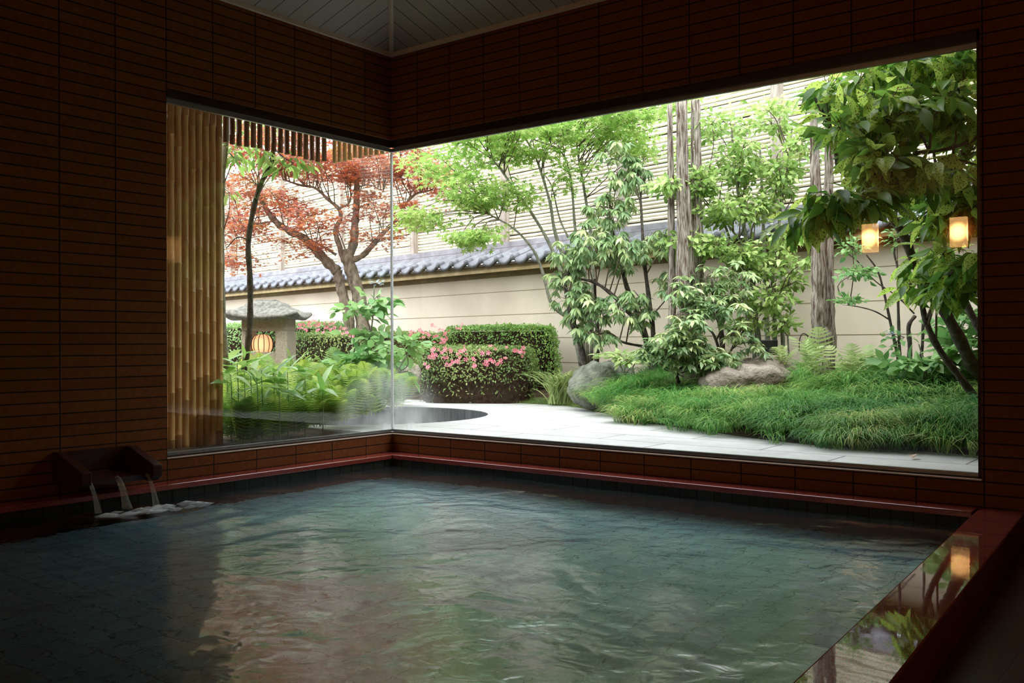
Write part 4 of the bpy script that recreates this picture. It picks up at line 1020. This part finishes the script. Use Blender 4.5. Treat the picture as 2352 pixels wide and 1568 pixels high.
tree('camellia_tree', 'slim multi-stemmed tree with bright glossy leaves right of the cedar trunks', 'tree',
     [br('stem', [(1735, 830, 8.9), (1722, 740, 8.9), (1700, 640, 8.9), (1680, 560, 8.9), (1650, 480, 8.8), (1620, 430, 8.7)], .022, .008),
      br('stem', [(1748, 830, 8.9), (1735, 720, 8.9), (1722, 600, 8.9), (1705, 500, 8.9), (1690, 400, 8.9), (1680, 300, 8.9)], .030, .010),
      br('stem', [(1780, 830, 8.8), (1778, 720, 8.8), (1760, 640, 8.8), (1720, 580, 8.8), (1660, 500, 8.8)], .024, .008),
      br('stem', [(1800, 830, 8.8), (1795, 740, 8.8), (1775, 670, 8.8), (1785, 560, 8.8), (1795, 470, 8.8), (1810, 380, 8.8), (1820, 290, 8.8)], .022, .007),
      br('stem', [(1765, 820, 9.2), (1760, 700, 9.2), (1755, 560, 9.2), (1750, 430, 9.2), (1745, 330, 9.2)], .028, .010),
      br('stem', [(1812, 820, 9), (1810, 760, 9), (1818, 700, 9), (1830, 640, 9)], .010, .005)],
     [(1600, 420, 8.6, 60, 40, .35, 60), (1530, 430, 8.5, 45, 24, .3, 24), (1700, 370, 8.8, 70, 55, .4, 74), (1790, 400, 8.8, 60, 60, .4, 60), (1650, 490, 8.6, 60, 34, .35, 40), (1730, 480, 8.8, 60, 40, .4, 50),
      (1760, 600, 8.7, 60, 50, .35, 48), (1690, 580, 8.7, 50, 40, .35, 36), (1800, 560, 8.7, 45, 34, .3, 24), (1620, 560, 8.5, 55, 36, .3, 34), (1560, 560, 8.5, 50, 30, .3, 22), (1770, 690, 8.6, 50, 34, .3, 26), (1700, 690, 8.7, 40, 30, .3, 16), (1820, 640, 8.7, 35, 30, .3, 14),
      (1845, 590, 8.2, 36, 22, .25, 12), (1800, 740, 8.6, 34, 26, .25, 14), (1720, 740, 8.7, 36, 24, .25, 12), (1850, 340, 8.6, 50, 50, .3, 24), (1640, 290, 8.9, 80, 40, .5, 40), (1760, 270, 8.9, 80, 44, .5, 44), (1650, 650, 8.6, 40, 30, .3, 14), (1560, 370, 8.9, 40, 40, .3, 12)],
     T_oval(.50, .08, .2), M['L_pale'], .072, M['bark_grey'], per=9, twig_r=.003, flat=.45, hang=.25, tone_by_h=.2)
# old cedar trunks
def trunk_thing(label, lines, group=None, ivy=None):
    e = empty('cedar_trunk', P(*lines[0][0][0]), label, 'tree trunk', group)
    for pts, r0, r1 in lines:
        pa = smooth_path([P(*q) for q in pts], 8); m = len(pa); n_ = 18
        V, Fc = tube(pa, np.linspace(r0, r1, m), n_); V = V.reshape(m, n_, 3); c = pa[:, None, :]
        fl_ = 1 + .13 * np.sin(np.arange(n_) * 2.4)[None, :, None] + rng.normal(0, .07, (m, n_, 1)) + .16 * np.sin(np.arange(m) * .9 + r0 * 50)[:, None, None] * np.linspace(1, .1, m)[:, None, None]; V = (V - c) * fl_ + c
        poly('trunk', V.reshape(-1, 3), Fc, M['bark_cedar'], e, True)
    return e
trunk_thing('leftmost slim pale trunk of the cedar group before the fence', [([(1548, 880, 8.5), (1545, 740, 8.5), (1543, 600, 8.5), (1541, 420, 8.5), (1538, 240, 8.5)], .040, .022)])
trunk_thing('thick double cedar trunk in the middle of the group', [([(1585, 885, 8.3), (1578, 800, 8.3), (1570, 640, 8.3), (1564, 440, 8.3), (1558, 230, 8.3)], .095, .018), ([(1592, 800, 8.38), (1583, 600, 8.38), (1573, 400, 8.38), (1571, 230, 8.38)], .05, .026)])
trunk_thing('rightmost cedar trunk of the group with a dark knotted base', [([(1595, 885, 8.6), (1602, 780, 8.6), (1606, 640, 8.6), (1603, 440, 8.6), (1601, 230, 8.6)], .060, .026), ([(1592, 790, 8.7), (1592, 600, 8.7), (1590, 400, 8.7), (1590, 230, 8.7)], .016, .012)])
trunk_thing('big gnarled twin cedar trunk standing in grass left of the broad leaved tree', [([(1893, 880, 7.4), (1888, 800, 7.4), (1882, 740, 7.4), (1880, 640, 7.4), (1878, 500, 7.4), (1872, 380, 7.4), (1868, 230, 7.4)], .078, .026), ([(1905, 870, 7.45), (1906, 760, 7.45), (1903, 640, 7.45), (1902, 500, 7.45), (1904, 380, 7.45), (1906, 230, 7.45)], .046, .030)])
# broad leaved tree at the right
tree('broad_leaved_tree', 'big tree with spotted broad drooping leaves filling the right window end', 'tree',
     [br('trunk', [(2290, 900, 6.4), (2240, 850, 6.3), (2200, 770, 6.2), (2150, 680, 6.1), (2105, 610, 6.0), (2075, 540, 5.9), (2035, 475, 5.8)], .045, .025),
      br('trunk', [(2255, 930, 6.0), (2200, 860, 6.0), (2150, 790, 6.0), (2122, 720, 6.0), (2110, 640, 6.0), (2080, 560, 6.0)], .026, .014),
      br('branch', [(2035, 475, 5.8), (1990, 430, 5.7), (1930, 390, 5.6), (1915, 320, 5.6), (1880, 240, 5.6), (1850, 200, 5.6)], .022, .008),
      br('branch', [(2300, 250, 5.2), (2250, 310, 5.2), (2200, 335, 5.2), (2120, 350, 5.15), (2070, 335, 5.1)], .014, .006),
      br('branch', [(2105, 350, 5.15), (2085, 400, 5.1), (2040, 430, 5.05), (1980, 450, 5.0), (1920, 465, 5.0)], .011, .005),
      br('branch', [(2300, 200, 5.4), (2240, 205, 5.4), (2180, 190, 5.4), (2100, 110, 5.4)], .018, .008),
      br('branch', [(2280, 800, 6.2), (2230, 720, 6.2), (2195, 640, 6.2), (2170, 560, 6.2)], .03, .014),
      br('branch', [(2300, 320, 5.4), (2240, 340, 5.4), (2180, 370, 5.4), (2150, 385, 5.4)], .010, .004)],
     [(1960, 200, 5.5, 90, 50, .4, 36), (2080, 160, 5.5, 90, 50, .45, 40), (2190, 140, 5.5, 80, 60, .45, 40), (1950, 290, 5.3, 70, 50, .35, 26), (2050, 260, 5.2, 70, 60, .35, 44), (2150, 260, 5.3, 70, 60, .35, 36), (2220, 300, 5.4, 50, 60, .35, 26),
      (2010, 370, 5.1, 60, 50, .3, 34), (2080, 400, 5.1, 60, 50, .3, 26), (1900, 470, 5.0, 60, 30, .25, 20), (1980, 460, 5.0, 60, 40, .25, 24), (1855, 505, 5.0, 36, 22, .2, 11), (2170, 420, 5.4, 50, 50, .35, 22), (2150, 500, 5.5, 40, 40, .3, 14),
      (2220, 480, 5.4, 50, 70, .35, 34), (2230, 620, 5.5, 40, 60, .35, 28), (2150, 590, 5.8, 55, 40, .3, 20), (2100, 640, 5.9, 40, 40, .3, 12), (2180, 660, 5.7, 40, 40, .3, 12), (2290, 400, 5.4, 50, 200, .4, 40)],
     T_leaf(.40, .06, .24), M['L_magnolia'], .140, M['bark_dark'], per=5, twig_r=.0035, flat=.35, hang=.6, roam=.8, leafvar=.25)
tree('bare_shrub', 'thin twiggy shrub with few leaves before the beige wall', 'shrub',
     [br('stem', [(2072, 890, 7.0), (2062, 820, 7.0), (2045, 740, 7.0), (2030, 670, 7.0), (2015, 620, 7.0), (1990, 585, 7.0)], .014, .005),
      br('stem', [(2070, 890, 7.0), (2066, 800, 7.0), (2063, 700, 7.0), (2062, 620, 7.0), (2055, 570, 7.0), (2085, 500, 7.0)], .014, .005),
      br('stem', [(2085, 885, 7.1), (2090, 800, 7.1), (2087, 750, 7.1), (2102, 725, 7.1)], .020, .014),
      br('stem', [(2105, 885, 7.1), (2118, 800, 7.1), (2120, 720, 7.1), (2118, 650, 7.1)], .014, .008),
      br('stem', [(2045, 735, 7), (2010, 715, 7), (1975, 705, 7), (1945, 700, 7)], .006, .003),
      br('stem', [(2100, 720, 7), (2060, 680, 7), (2010, 645, 7), (1970, 600, 7), (1930, 570, 7)], .006, .003)],
     [(1950, 690, 6.9, 24, 10, .2, 8), (1985, 630, 6.9, 40, 16, .2, 14), (1960, 560, 6.9, 50, 22, .2, 12), (2060, 780, 6.9, 30, 40, .2, 5), (2080, 540, 6.9, 40, 22, .2, 8)],
     T_oval(.5, .08, .2), M['L_hydrangea'], .06, M['bark_dark'], per=7, twig_r=.0022, flat=.6)
tree('dark_slender_tree', 'slender dark trunk rising past the bamboo valance, few drooping green leaves', 'tree',
     [br('trunk', [(560, 850, 6.9), (568, 800, 6.9), (574, 740, 6.9), (574, 640, 6.9), (570, 560, 6.9), (582, 480, 6.9), (600, 420, 6.9), (622, 375, 6.9), (628, 320, 6.9), (625, 220, 6.9)], .024, .017),
      br('branch', [(570, 550, 6.9), (545, 545, 6.9), (520, 570, 6.9)], .006, .003),
      br('branch', [(628, 340, 6.9), (650, 360, 6.8), (675, 375, 6.8)], .006, .003)],
     [(600, 350, 6.8, 34, 14, .15, 8), (668, 372, 6.8, 32, 14, .15, 9)],
     T_oval(.30, .05, .3), M['L_green_maple'], .10, M['bark_dark'], per=5, twig_r=.002, hang=.9, flat=.5)
tree('dark_slender_tree', 'slender trunk partly hidden behind the upright bamboo poles', 'tree',
     [br('trunk', [(520, 850, 6.7), (512, 740, 6.7), (508, 620, 6.7), (508, 500, 6.7), (510, 400, 6.7), (518, 320, 6.7), (522, 200, 6.7)], .022, .026),
      br('branch', [(520, 340, 6.7), (535, 360, 6.7), (556, 370, 6.7)], .006, .003)],
     [(535, 350, 6.7, 22, 30, .15, 10), (520, 440, 6.7, 14, 12, .1, 3)],
     T_oval(.30, .05, .3), M['L_green_maple'], .09, M['bark_grey'], per=5, twig_r=.002, hang=.9, flat=.5)
# trees of the hillside behind the fence, glimpsed through the valance and mirrored in the bath
def back_tree(label, x_u, d, h, rad, n):
    b0 = U(x_u, d, ZB - .3); e = empty('background_tree', b0, label, 'tree')
    top = b0 + np.array([0, 0, h])
    V, Fc = tube(smooth_path([b0, b0 + [.1, .1, h * .4], top - [0, 0, rad * .5]], 4), np.linspace(.16, .05, 9), 8); poly('trunk', V, Fc, M['bark_dark'], e, True)
    cs = top + nrm(rng.normal(0, 1, (26, 3))) * rng.uniform(.3, 1, (26, 1)) * [rad, rad, rad * .8]; k_ = n // 26
    pos = np.repeat(cs, k_, 0) + nrm(rng.normal(0, 1, (26 * k_, 3))) * rng.uniform(.5, 1, (26 * k_, 1)) * rad * .38
    D_ = rng.normal(0, 1, (len(pos), 3)); D_[:, 2] -= .4
    V, Fc = scatter(OVALW, pos, D_, np.tile([0, 0, 1.], (len(pos), 1)) + rng.normal(0, .4, (len(pos), 3)), .15 * rng.uniform(.7, 1.3, len(pos)))
    fast('foliage', V, Fc, M['L_pale'], e, tone=np.repeat(rng.uniform(0, .8, len(pos)), 7))
back_tree('green tree beyond the fence, farthest left, seen through the hanging bamboo', 470, 21, 7.0, 2.3, 6500)
back_tree('green tree beyond the fence behind the middle of the hanging bamboo', 690, 19.5, 7.2, 2.2, 6500)
back_tree('green tree beyond the fence behind the bare glass corner', 900, 17.5, 7.0, 1.9, 5200)
# hydrangeas
def hyd(label, stems, blobs, size=.10, per=6):
    return tree('hydrangea', label, 'shrub', stems, blobs, T_leaf(.62, .07, .18), M['L_hydrangea'], size, M['bark_grey'], per=per, twig_r=.0025, flat=.6, hang=.1)
hyd('tall leggy hydrangea with a pale blue head standing left of the glass joint',
    [br('stem', [(830, 880, 8.2), (845, 800, 8.2), (855, 740, 8.2), (860, 655, 8.2)], .012, .005), br('stem', [(835, 880, 8.2), (812, 800, 8.2), (800, 730, 8.2)], .008, .004)],
    [(860, 700, 8.2, 34, 34, .15, 16), (808, 705, 8.2, 18, 18, .1, 5), (850, 770, 8.2, 40, 20, .2, 12), (820, 830, 8.0, 60, 26, .25, 30), (880, 820, 8.0, 40, 30, .25, 22)])
hyd('hydrangea sprig with large round leaves seen right across the glass joint',
    [br('stem', [(900, 890, 7.6), (915, 850, 7.6), (935, 815, 7.6), (950, 790, 7.6)], .008, .004)],
    [(945, 795, 7.6, 34, 22, .12, 11), (920, 870, 7.6, 28, 16, .15, 7)], .10, 5)
hyd('leafy hydrangea growing low at the far right behind the window edge',
    [br('stem', [(2230, 900, 6.6), (2200, 820, 6.6), (2180, 760, 6.6)], .012, .006), br('stem', [(2130, 900, 6.7), (2125, 840, 6.7), (2110, 790, 6.7)], .010, .005)],
    [(2190, 800, 6.6, 55, 50, .3, 34), (2220, 740, 6.6, 40, 40, .3, 20), (2110, 840, 6.6, 50, 22, .25, 18), (2030, 840, 6.8, 26, 16, .2, 7), (2240, 870, 6.5, 40, 30, .25, 16)], .10, 6)
tree('leafy_sprig', 'low sprig of bright yellow green leaves just above the grey boulder', 'plant',
     [br('stem', [(1440, 880, 8.6), (1425, 840, 8.6), (1405, 820, 8.6)], .008, .004), br('stem', [(1445, 880, 8.5), (1455, 840, 8.5), (1470, 830, 8.5)], .008, .004)],
     [(1410, 818, 8.6, 34, 9, .15, 13), (1455, 826, 8.5, 30, 14, .15, 12)], T_leaf(.42, .05, .15), M['L_palefern'], .085, M['bark_grey'], per=6, twig_r=.002, flat=.8)
def blue_head(u, v, d, label):
    c = P(u, v, d); pos = c + rng.normal(0, 1, (26, 3)) * np.array([.035, .035, .012]); D_q = rng.normal(0, 1, (26, 3)); D_q[:, 2] *= .2
    V, Fc = scatter(T_oval(.8, .02, .02), pos, D_q, np.tile([0, 0, 1.], (26, 1)), .03)
    o = fast('hydrangea_flower', V, Fc, M['L_blue'], tone=np.repeat(rng.uniform(0, 1, 26), 7)); setp(o, label, 'flower')
blue_head(862, 650, 8.2, 'small pale blue flower head on the tall hydrangea by the glass joint')
blue_head(2054, 765, 6.9, 'tiny pale blue flower head on the twiggy shrub before the wall')
blue_head(2215, 706, 6.6, 'blue flower head high in the leaves at the far right')

# ------------------------------------------------------------------ ferns, bamboo grass, tufts
FR1 = T_frond(17, .36)
FR2 = T_frond(10, .46)
def fern(label, base, n, size, mat, group=None, lean=.5, tone=.5, name='fern'):
    FR = FR2 if mat == M['L_palefern'] else FR1
    a = rng.uniform(0, 2 * PI, n); el = rng.uniform(.25, 1.2, n)
    D_ = np.stack([np.cos(a) * np.cos(el), np.sin(a) * np.cos(el), np.sin(el)], 1); Up = np.stack([-np.cos(a) * np.sin(el), -np.sin(a) * np.sin(el), np.cos(el)], 1)
    V, Fc = scatter(FR, np.tile(base, (n, 1)) + rng.normal(0, .03, (n, 3)) * [1, 1, 0], D_, Up + rng.normal(0, .15, (n, 3)), size * rng.uniform(.7, 1.15, n))
    V[:, 2] = np.maximum(V[:, 2], base[2] + .005)
    if base[0] < 6: V[:, 1] = np.where(V[:, 1] < 4.98, 4.98 - (4.98 - V[:, 1]) * .25, V[:, 1])
    o = fast(name, V, Fc, mat, tone=np.repeat(np.clip(tone + rng.normal(0, .2, n), 0, 1), len(FR[0])), base=np.asarray(base, float)); setp(o, label, 'fern', group); return o
fb = []
for (u, d) in [(520, 6.5), (560, 6.3), (600, 6.55), (645, 6.4), (690, 6.6), (735, 6.5), (780, 6.75), (540, 7.2), (590, 7.4), (640, 7.1), (690, 7.3), (740, 7.4), (790, 7.3), (835, 7.5), (870, 7.3), (565, 8.1), (670, 8.2), (760, 8.2), (620, 6.1), (710, 6.15), (570, 5.95), (660, 5.9), (760, 6.2), (820, 6.9), (880, 8.0), (600, 6.9), (665, 6.8), (720, 6.9), (775, 7.1), (530, 6.9), (850, 6.9), (905, 7.2), (800, 7.8), (700, 7.8), (610, 7.8)]:
    fb.append((u, d))
for i, (u, d) in enumerate(fb):
    while U(u, d, 0)[1] < 5.28 and u > 500: d += .08
    b0 = U(u, d, ZP + max(0, d - 6.3) * .14 - .03)
    fern('arching green fern in the dense bed outside the left window', b0, 17, .35 if d < 7 else .40, M['L_fern'], 'ferns massed outside the left window', tone=.35 if u < 620 and d < 6.8 else .65)
def blades_obj(name, label, cat, bases, T, size, mat, per, kind=None, group=None, tone=.5, parent=None, comb=None, tv=.2, spread=1.0):
    n = len(bases) * per; pos = np.repeat(np.asarray(bases), per, 0); pos[:, :2] += rng.normal(0, .025 * spread, (n, 2))
    a = rng.uniform(0, 2 * PI, n); D_ = np.stack([np.cos(a), np.sin(a), np.zeros(n)], 1)
    if comb is not None: D_ = D_ * .8 + comb
    V, Fc = scatter(T, pos, D_, np.tile([0, 0, 1.], (n, 1)) + rng.normal(0, .22, (n, 3)), size * rng.uniform(.6, 1.2, n))
    tn = np.repeat(np.clip((np.repeat(tone, per) if np.ndim(tone) else tone) + rng.normal(0, tv, n), 0, 1), len(T[0]))
    o = fast(name, V, Fc, mat, tone=tn); setp(o, label, cat, group, kind); return o
# broad bamboo grass
def sasa(label, u, v, d, n=7, size=.24):
    b0 = U(u, d, ZP - .03); top = P(u, v, d); e = empty('bamboo_grass', b0, label, 'plant', 'broad bamboo grass stems outside the left window')
    V, Fc = tube([b0, (b0 + top) / 2 + [.01, 0, 0], top], [.005, .004, .003], 5); poly('cane', V, Fc, M['cane'], e, True)
    a = rng.uniform(0, 2 * PI, n); el = rng.uniform(-.2, .9, n); D_ = np.stack([np.cos(a) * np.cos(el), np.sin(a) * np.cos(el), np.sin(el)], 1)
    TL = T_leaf(.20, .03, .22); V, Fc = scatter(TL, np.tile(top, (n, 1)) - rng.uniform(0, .1, (n, 1)) * [[0, 0, 1]], D_, np.tile([0, 0, 1.], (n, 1)) + rng.normal(0, .3, (n, 3)), size * rng.uniform(.7, 1.1, n))
    fast('leaves', V, Fc, M['L_sasa'], e, tone=np.repeat(rng.uniform(.2, 1, n), len(TL[0])))
for (u, v, d) in [(545, 835, 6.5), (575, 845, 6.6), (600, 850, 6.4), (628, 852, 6.5), (660, 855, 6.5), (700, 850, 6.7), (530, 860, 6.4), (590, 870, 6.3), (640, 880, 6.3), (560, 820, 6.8), (740, 880, 6.7), (520, 825, 6.8)]:
    sasa('broad-leaved bamboo grass stem rising above the ferns before the stone lantern', u, v, d)
# striped grass beside the boulder, pale fern by the big trunk
T_long = T_blade(5, .035, 1.25, .3)
blades_obj('grass_clump', 'arching striped grass clump left of the grey boulder', 'grass', [U(1298 + i * 5, 9.75 + .06 * (i % 3), ZP + .02) for i in range(-6, 7)], T_long, .50, M['L_liriope'], 22)
blades_obj('grass_clump', 'tall thin grass behind the grey boulder under the rhododendron', 'grass', [U(1350 + i * 12, 9.9, ZP + .12) for i in range(0, 8)], T_long, .42, M['L_liriope'], 14, tone=.2)
for (u, v, d, s, l) in [(1868, 850, 7.0, .32, 'pale yellow green fern leaning on the gnarled twin trunk'), (1945, 865, 6.9, .26, 'pale fern in the grass right of the gnarled twin trunk'), (1990, 862, 7.1, .24, 'small pale fern second right of the gnarled twin trunk'), (1790, 832, 7.9, .2, 'yellowish fern on top of the tan boulder')]:
    fern(l, P(u, v + 8, d), 9, s * 1.15, M['L_palefern'], tone=.5)
# mondo grass on the bank
T_m = T_blade(5, .015, 1.35, 1.6)
bs = []; tn_ = []; dr_ = []; sc2 = []
for i in range(330):
    u = rng.uniform(1350, 2330); s = rng.uniform(.02, .72 if u > 1500 else .45)
    if u < 1420: s = s * .5
    if 1560 < u < 1860 and .20 < s < .62: continue
    if u < 1425: continue
    c = mound_pt(u, s); R_ = rng.uniform(.16, .30); t0 = rng.uniform(.0, .85); hg = rng.uniform(.06, .18); ls = rng.uniform(.75, 1.25)
    for j in range(20):
        a = rng.uniform(0, 2 * PI); q = R_ * rng.uniform(0, 1) ** .6; dv_ = np.array([math.cos(a), math.sin(a), 0])
        bs.append(c + dv_ * q + np.array([0, 0, hg * (1 - (q / R_) ** 2) - .02])); dr_.append(dv_ * q / R_ * 1.1 - wf * .42 + wr * .1); tn_.append(t0 + (.08 if s < .1 else 0)); sc2.append(ls)
bs, tn_, dr_, sc2 = map(np.array, (bs, tn_, dr_, sc2)); per_ = 24; n = len(bs) * per_
D_ = np.repeat(dr_, per_, 0) + rng.normal(0, .55, (n, 3)) * [1, 1, 0]
V, Fc = scatter(T_m, np.repeat(bs, per_, 0) + rng.normal(0, .03, (n, 3)) * [1, 1, 0], D_, np.tile([0, 0, 1.], (n, 1)) + rng.normal(0, .2, (n, 3)), .29 * np.repeat(sc2, per_) * rng.uniform(.6, 1.2, n))
o = fast('mondo_grass', V, Fc, M['L_grass'], tone=np.repeat(np.clip(np.repeat(tn_, per_) + rng.normal(0, .17, n), 0, 1), len(T_m[0])))
setp(o, 'thick combed mounds of fine green grass covering the bank', 'grass', None, 'stuff')
# straggly groundcover between hedge foot and boulder
bs = [mound_pt(rng.uniform(1180, 1340), rng.uniform(.01, .12)) for i in range(260)]
blades_obj('groundcover', 'sparse dry green groundcover at the foot of the hedges', 'grass', bs, T_m, .10, M['L_azalea'], 14, 'stuff', tone=.5, spread=2)
# fallen leaves and petals on the paving
for i, (u, v, l) in enumerate([(2068, 1035, 'dry curled leaf, left of the pair on the paving by the grass'), (2118, 1033, 'dry pale leaf at the right on the paving edge'), (2150, 1026, 'tan dry leaf lying against the grass at far right'), (2094, 1056, 'small pale leaf lying on the paving nearest the window')]):
    p = G(u, v, ZP) + np.array([0, 0, .012]); V, Fc = scatter(T_oval(.5, .2, -.2), [p], [rng.normal(0, 1, 3) * [1, 1, .05]], [[0, .2, 1.]], .09)
    o = fast('fallen_leaf', V, Fc, M['L_dead'], tone=np.full(7, .6)); setp(o, l, 'leaf')
# black flood light and wire loop behind the tan boulder
c0 = P(1766, 797, 8.6)
e = empty('garden_floodlight', c0 - np.array([0, 0, .07]), 'black boxy garden floodlight standing behind the tan boulder', 'floodlight')
MB().obox(c0 - wr * .075 - wu * .06 - wf * .03, wr * .15, wf * .07, wu * .125).build('housing', M['black'], e, bevel=.006)
MB().obox(c0 - wr * .01 - wu * .14, wr * .02, wf * .02, wu * .085).build('stand', M['black'], e)
pts = [P(1836, 806, 8.4), P(1836, 785, 8.4), P(1840, 770, 8.4), P(1847, 766, 8.4), P(1855, 772, 8.4), P(1856, 788, 8.4), P(1857, 806, 8.4)]
V, Fc = tube(smooth_path(pts, 4), .005, 6)
o = poly('garden_hoop', V, Fc, M['black'], None, True); setp(o, 'small black metal hoop in the soil left of the gnarled trunk', 'hoop')

# ================================================================== LIGHT
w = bpy.data.worlds.new('overcast'); S.world = w; w.use_nodes = True; nt = w.node_tree
bg = nt.nodes['Background']
g_ = N(nt, 'ShaderNodeTexCoord'); sp = N(nt, 'ShaderNodeSeparateXYZ'); nt.links.new(g_.outputs['Generated'], sp.inputs[0])
c = ramp(nt, sp.outputs['Z'], [(0, (.55, .58, .60)), (.35, (.86, .92, .97)), (1, (1.0, 1.04, 1.08))])
nt.links.new(c, bg.inputs[0]); bg.inputs[1].default_value = 5.9
sd = bpy.data.lights.new('soft_sun', 'SUN'); sd.energy = 3.0; sd.angle = math.radians(40); sd.color = (1, .97, .90)
so = bpy.data.objects.new('soft_sun', sd); COL.objects.link(so); so.rotation_euler = (math.radians(38), math.radians(4), math.radians(-62))

# ================================================================== CAMERA
cd = bpy.data.cameras.new('camera'); cd.sensor_width = 36; cd.lens = 36 * F_PX / 2352; cd.clip_start = .05
ca = bpy.data.objects.new('camera', cd); COL.objects.link(ca)
R = Matrix((tuple(cr), tuple(cu), tuple(-cf))).transposed()
ca.matrix_world = Matrix.Translation(Vector(CAM)) @ R.to_4x4()
S.camera = ca
S.view_settings.view_transform = 'Standard'; S.view_settings.look = 'None'; S.view_settings.gamma = 1; S.view_settings.use_curve_mapping = False
S.view_settings.exposure = 0.0
cy = S.cycles
cy.use_adaptive_sampling = True; cy.adaptive_threshold = .03; cy.max_bounces = 6; cy.diffuse_bounces = 3; cy.glossy_bounces = 4; cy.transmission_bounces = 4; cy.transparent_max_bounces = 14
cy.use_denoising = True; cy.sample_clamp_indirect = 8; cy.blur_glossy = .5
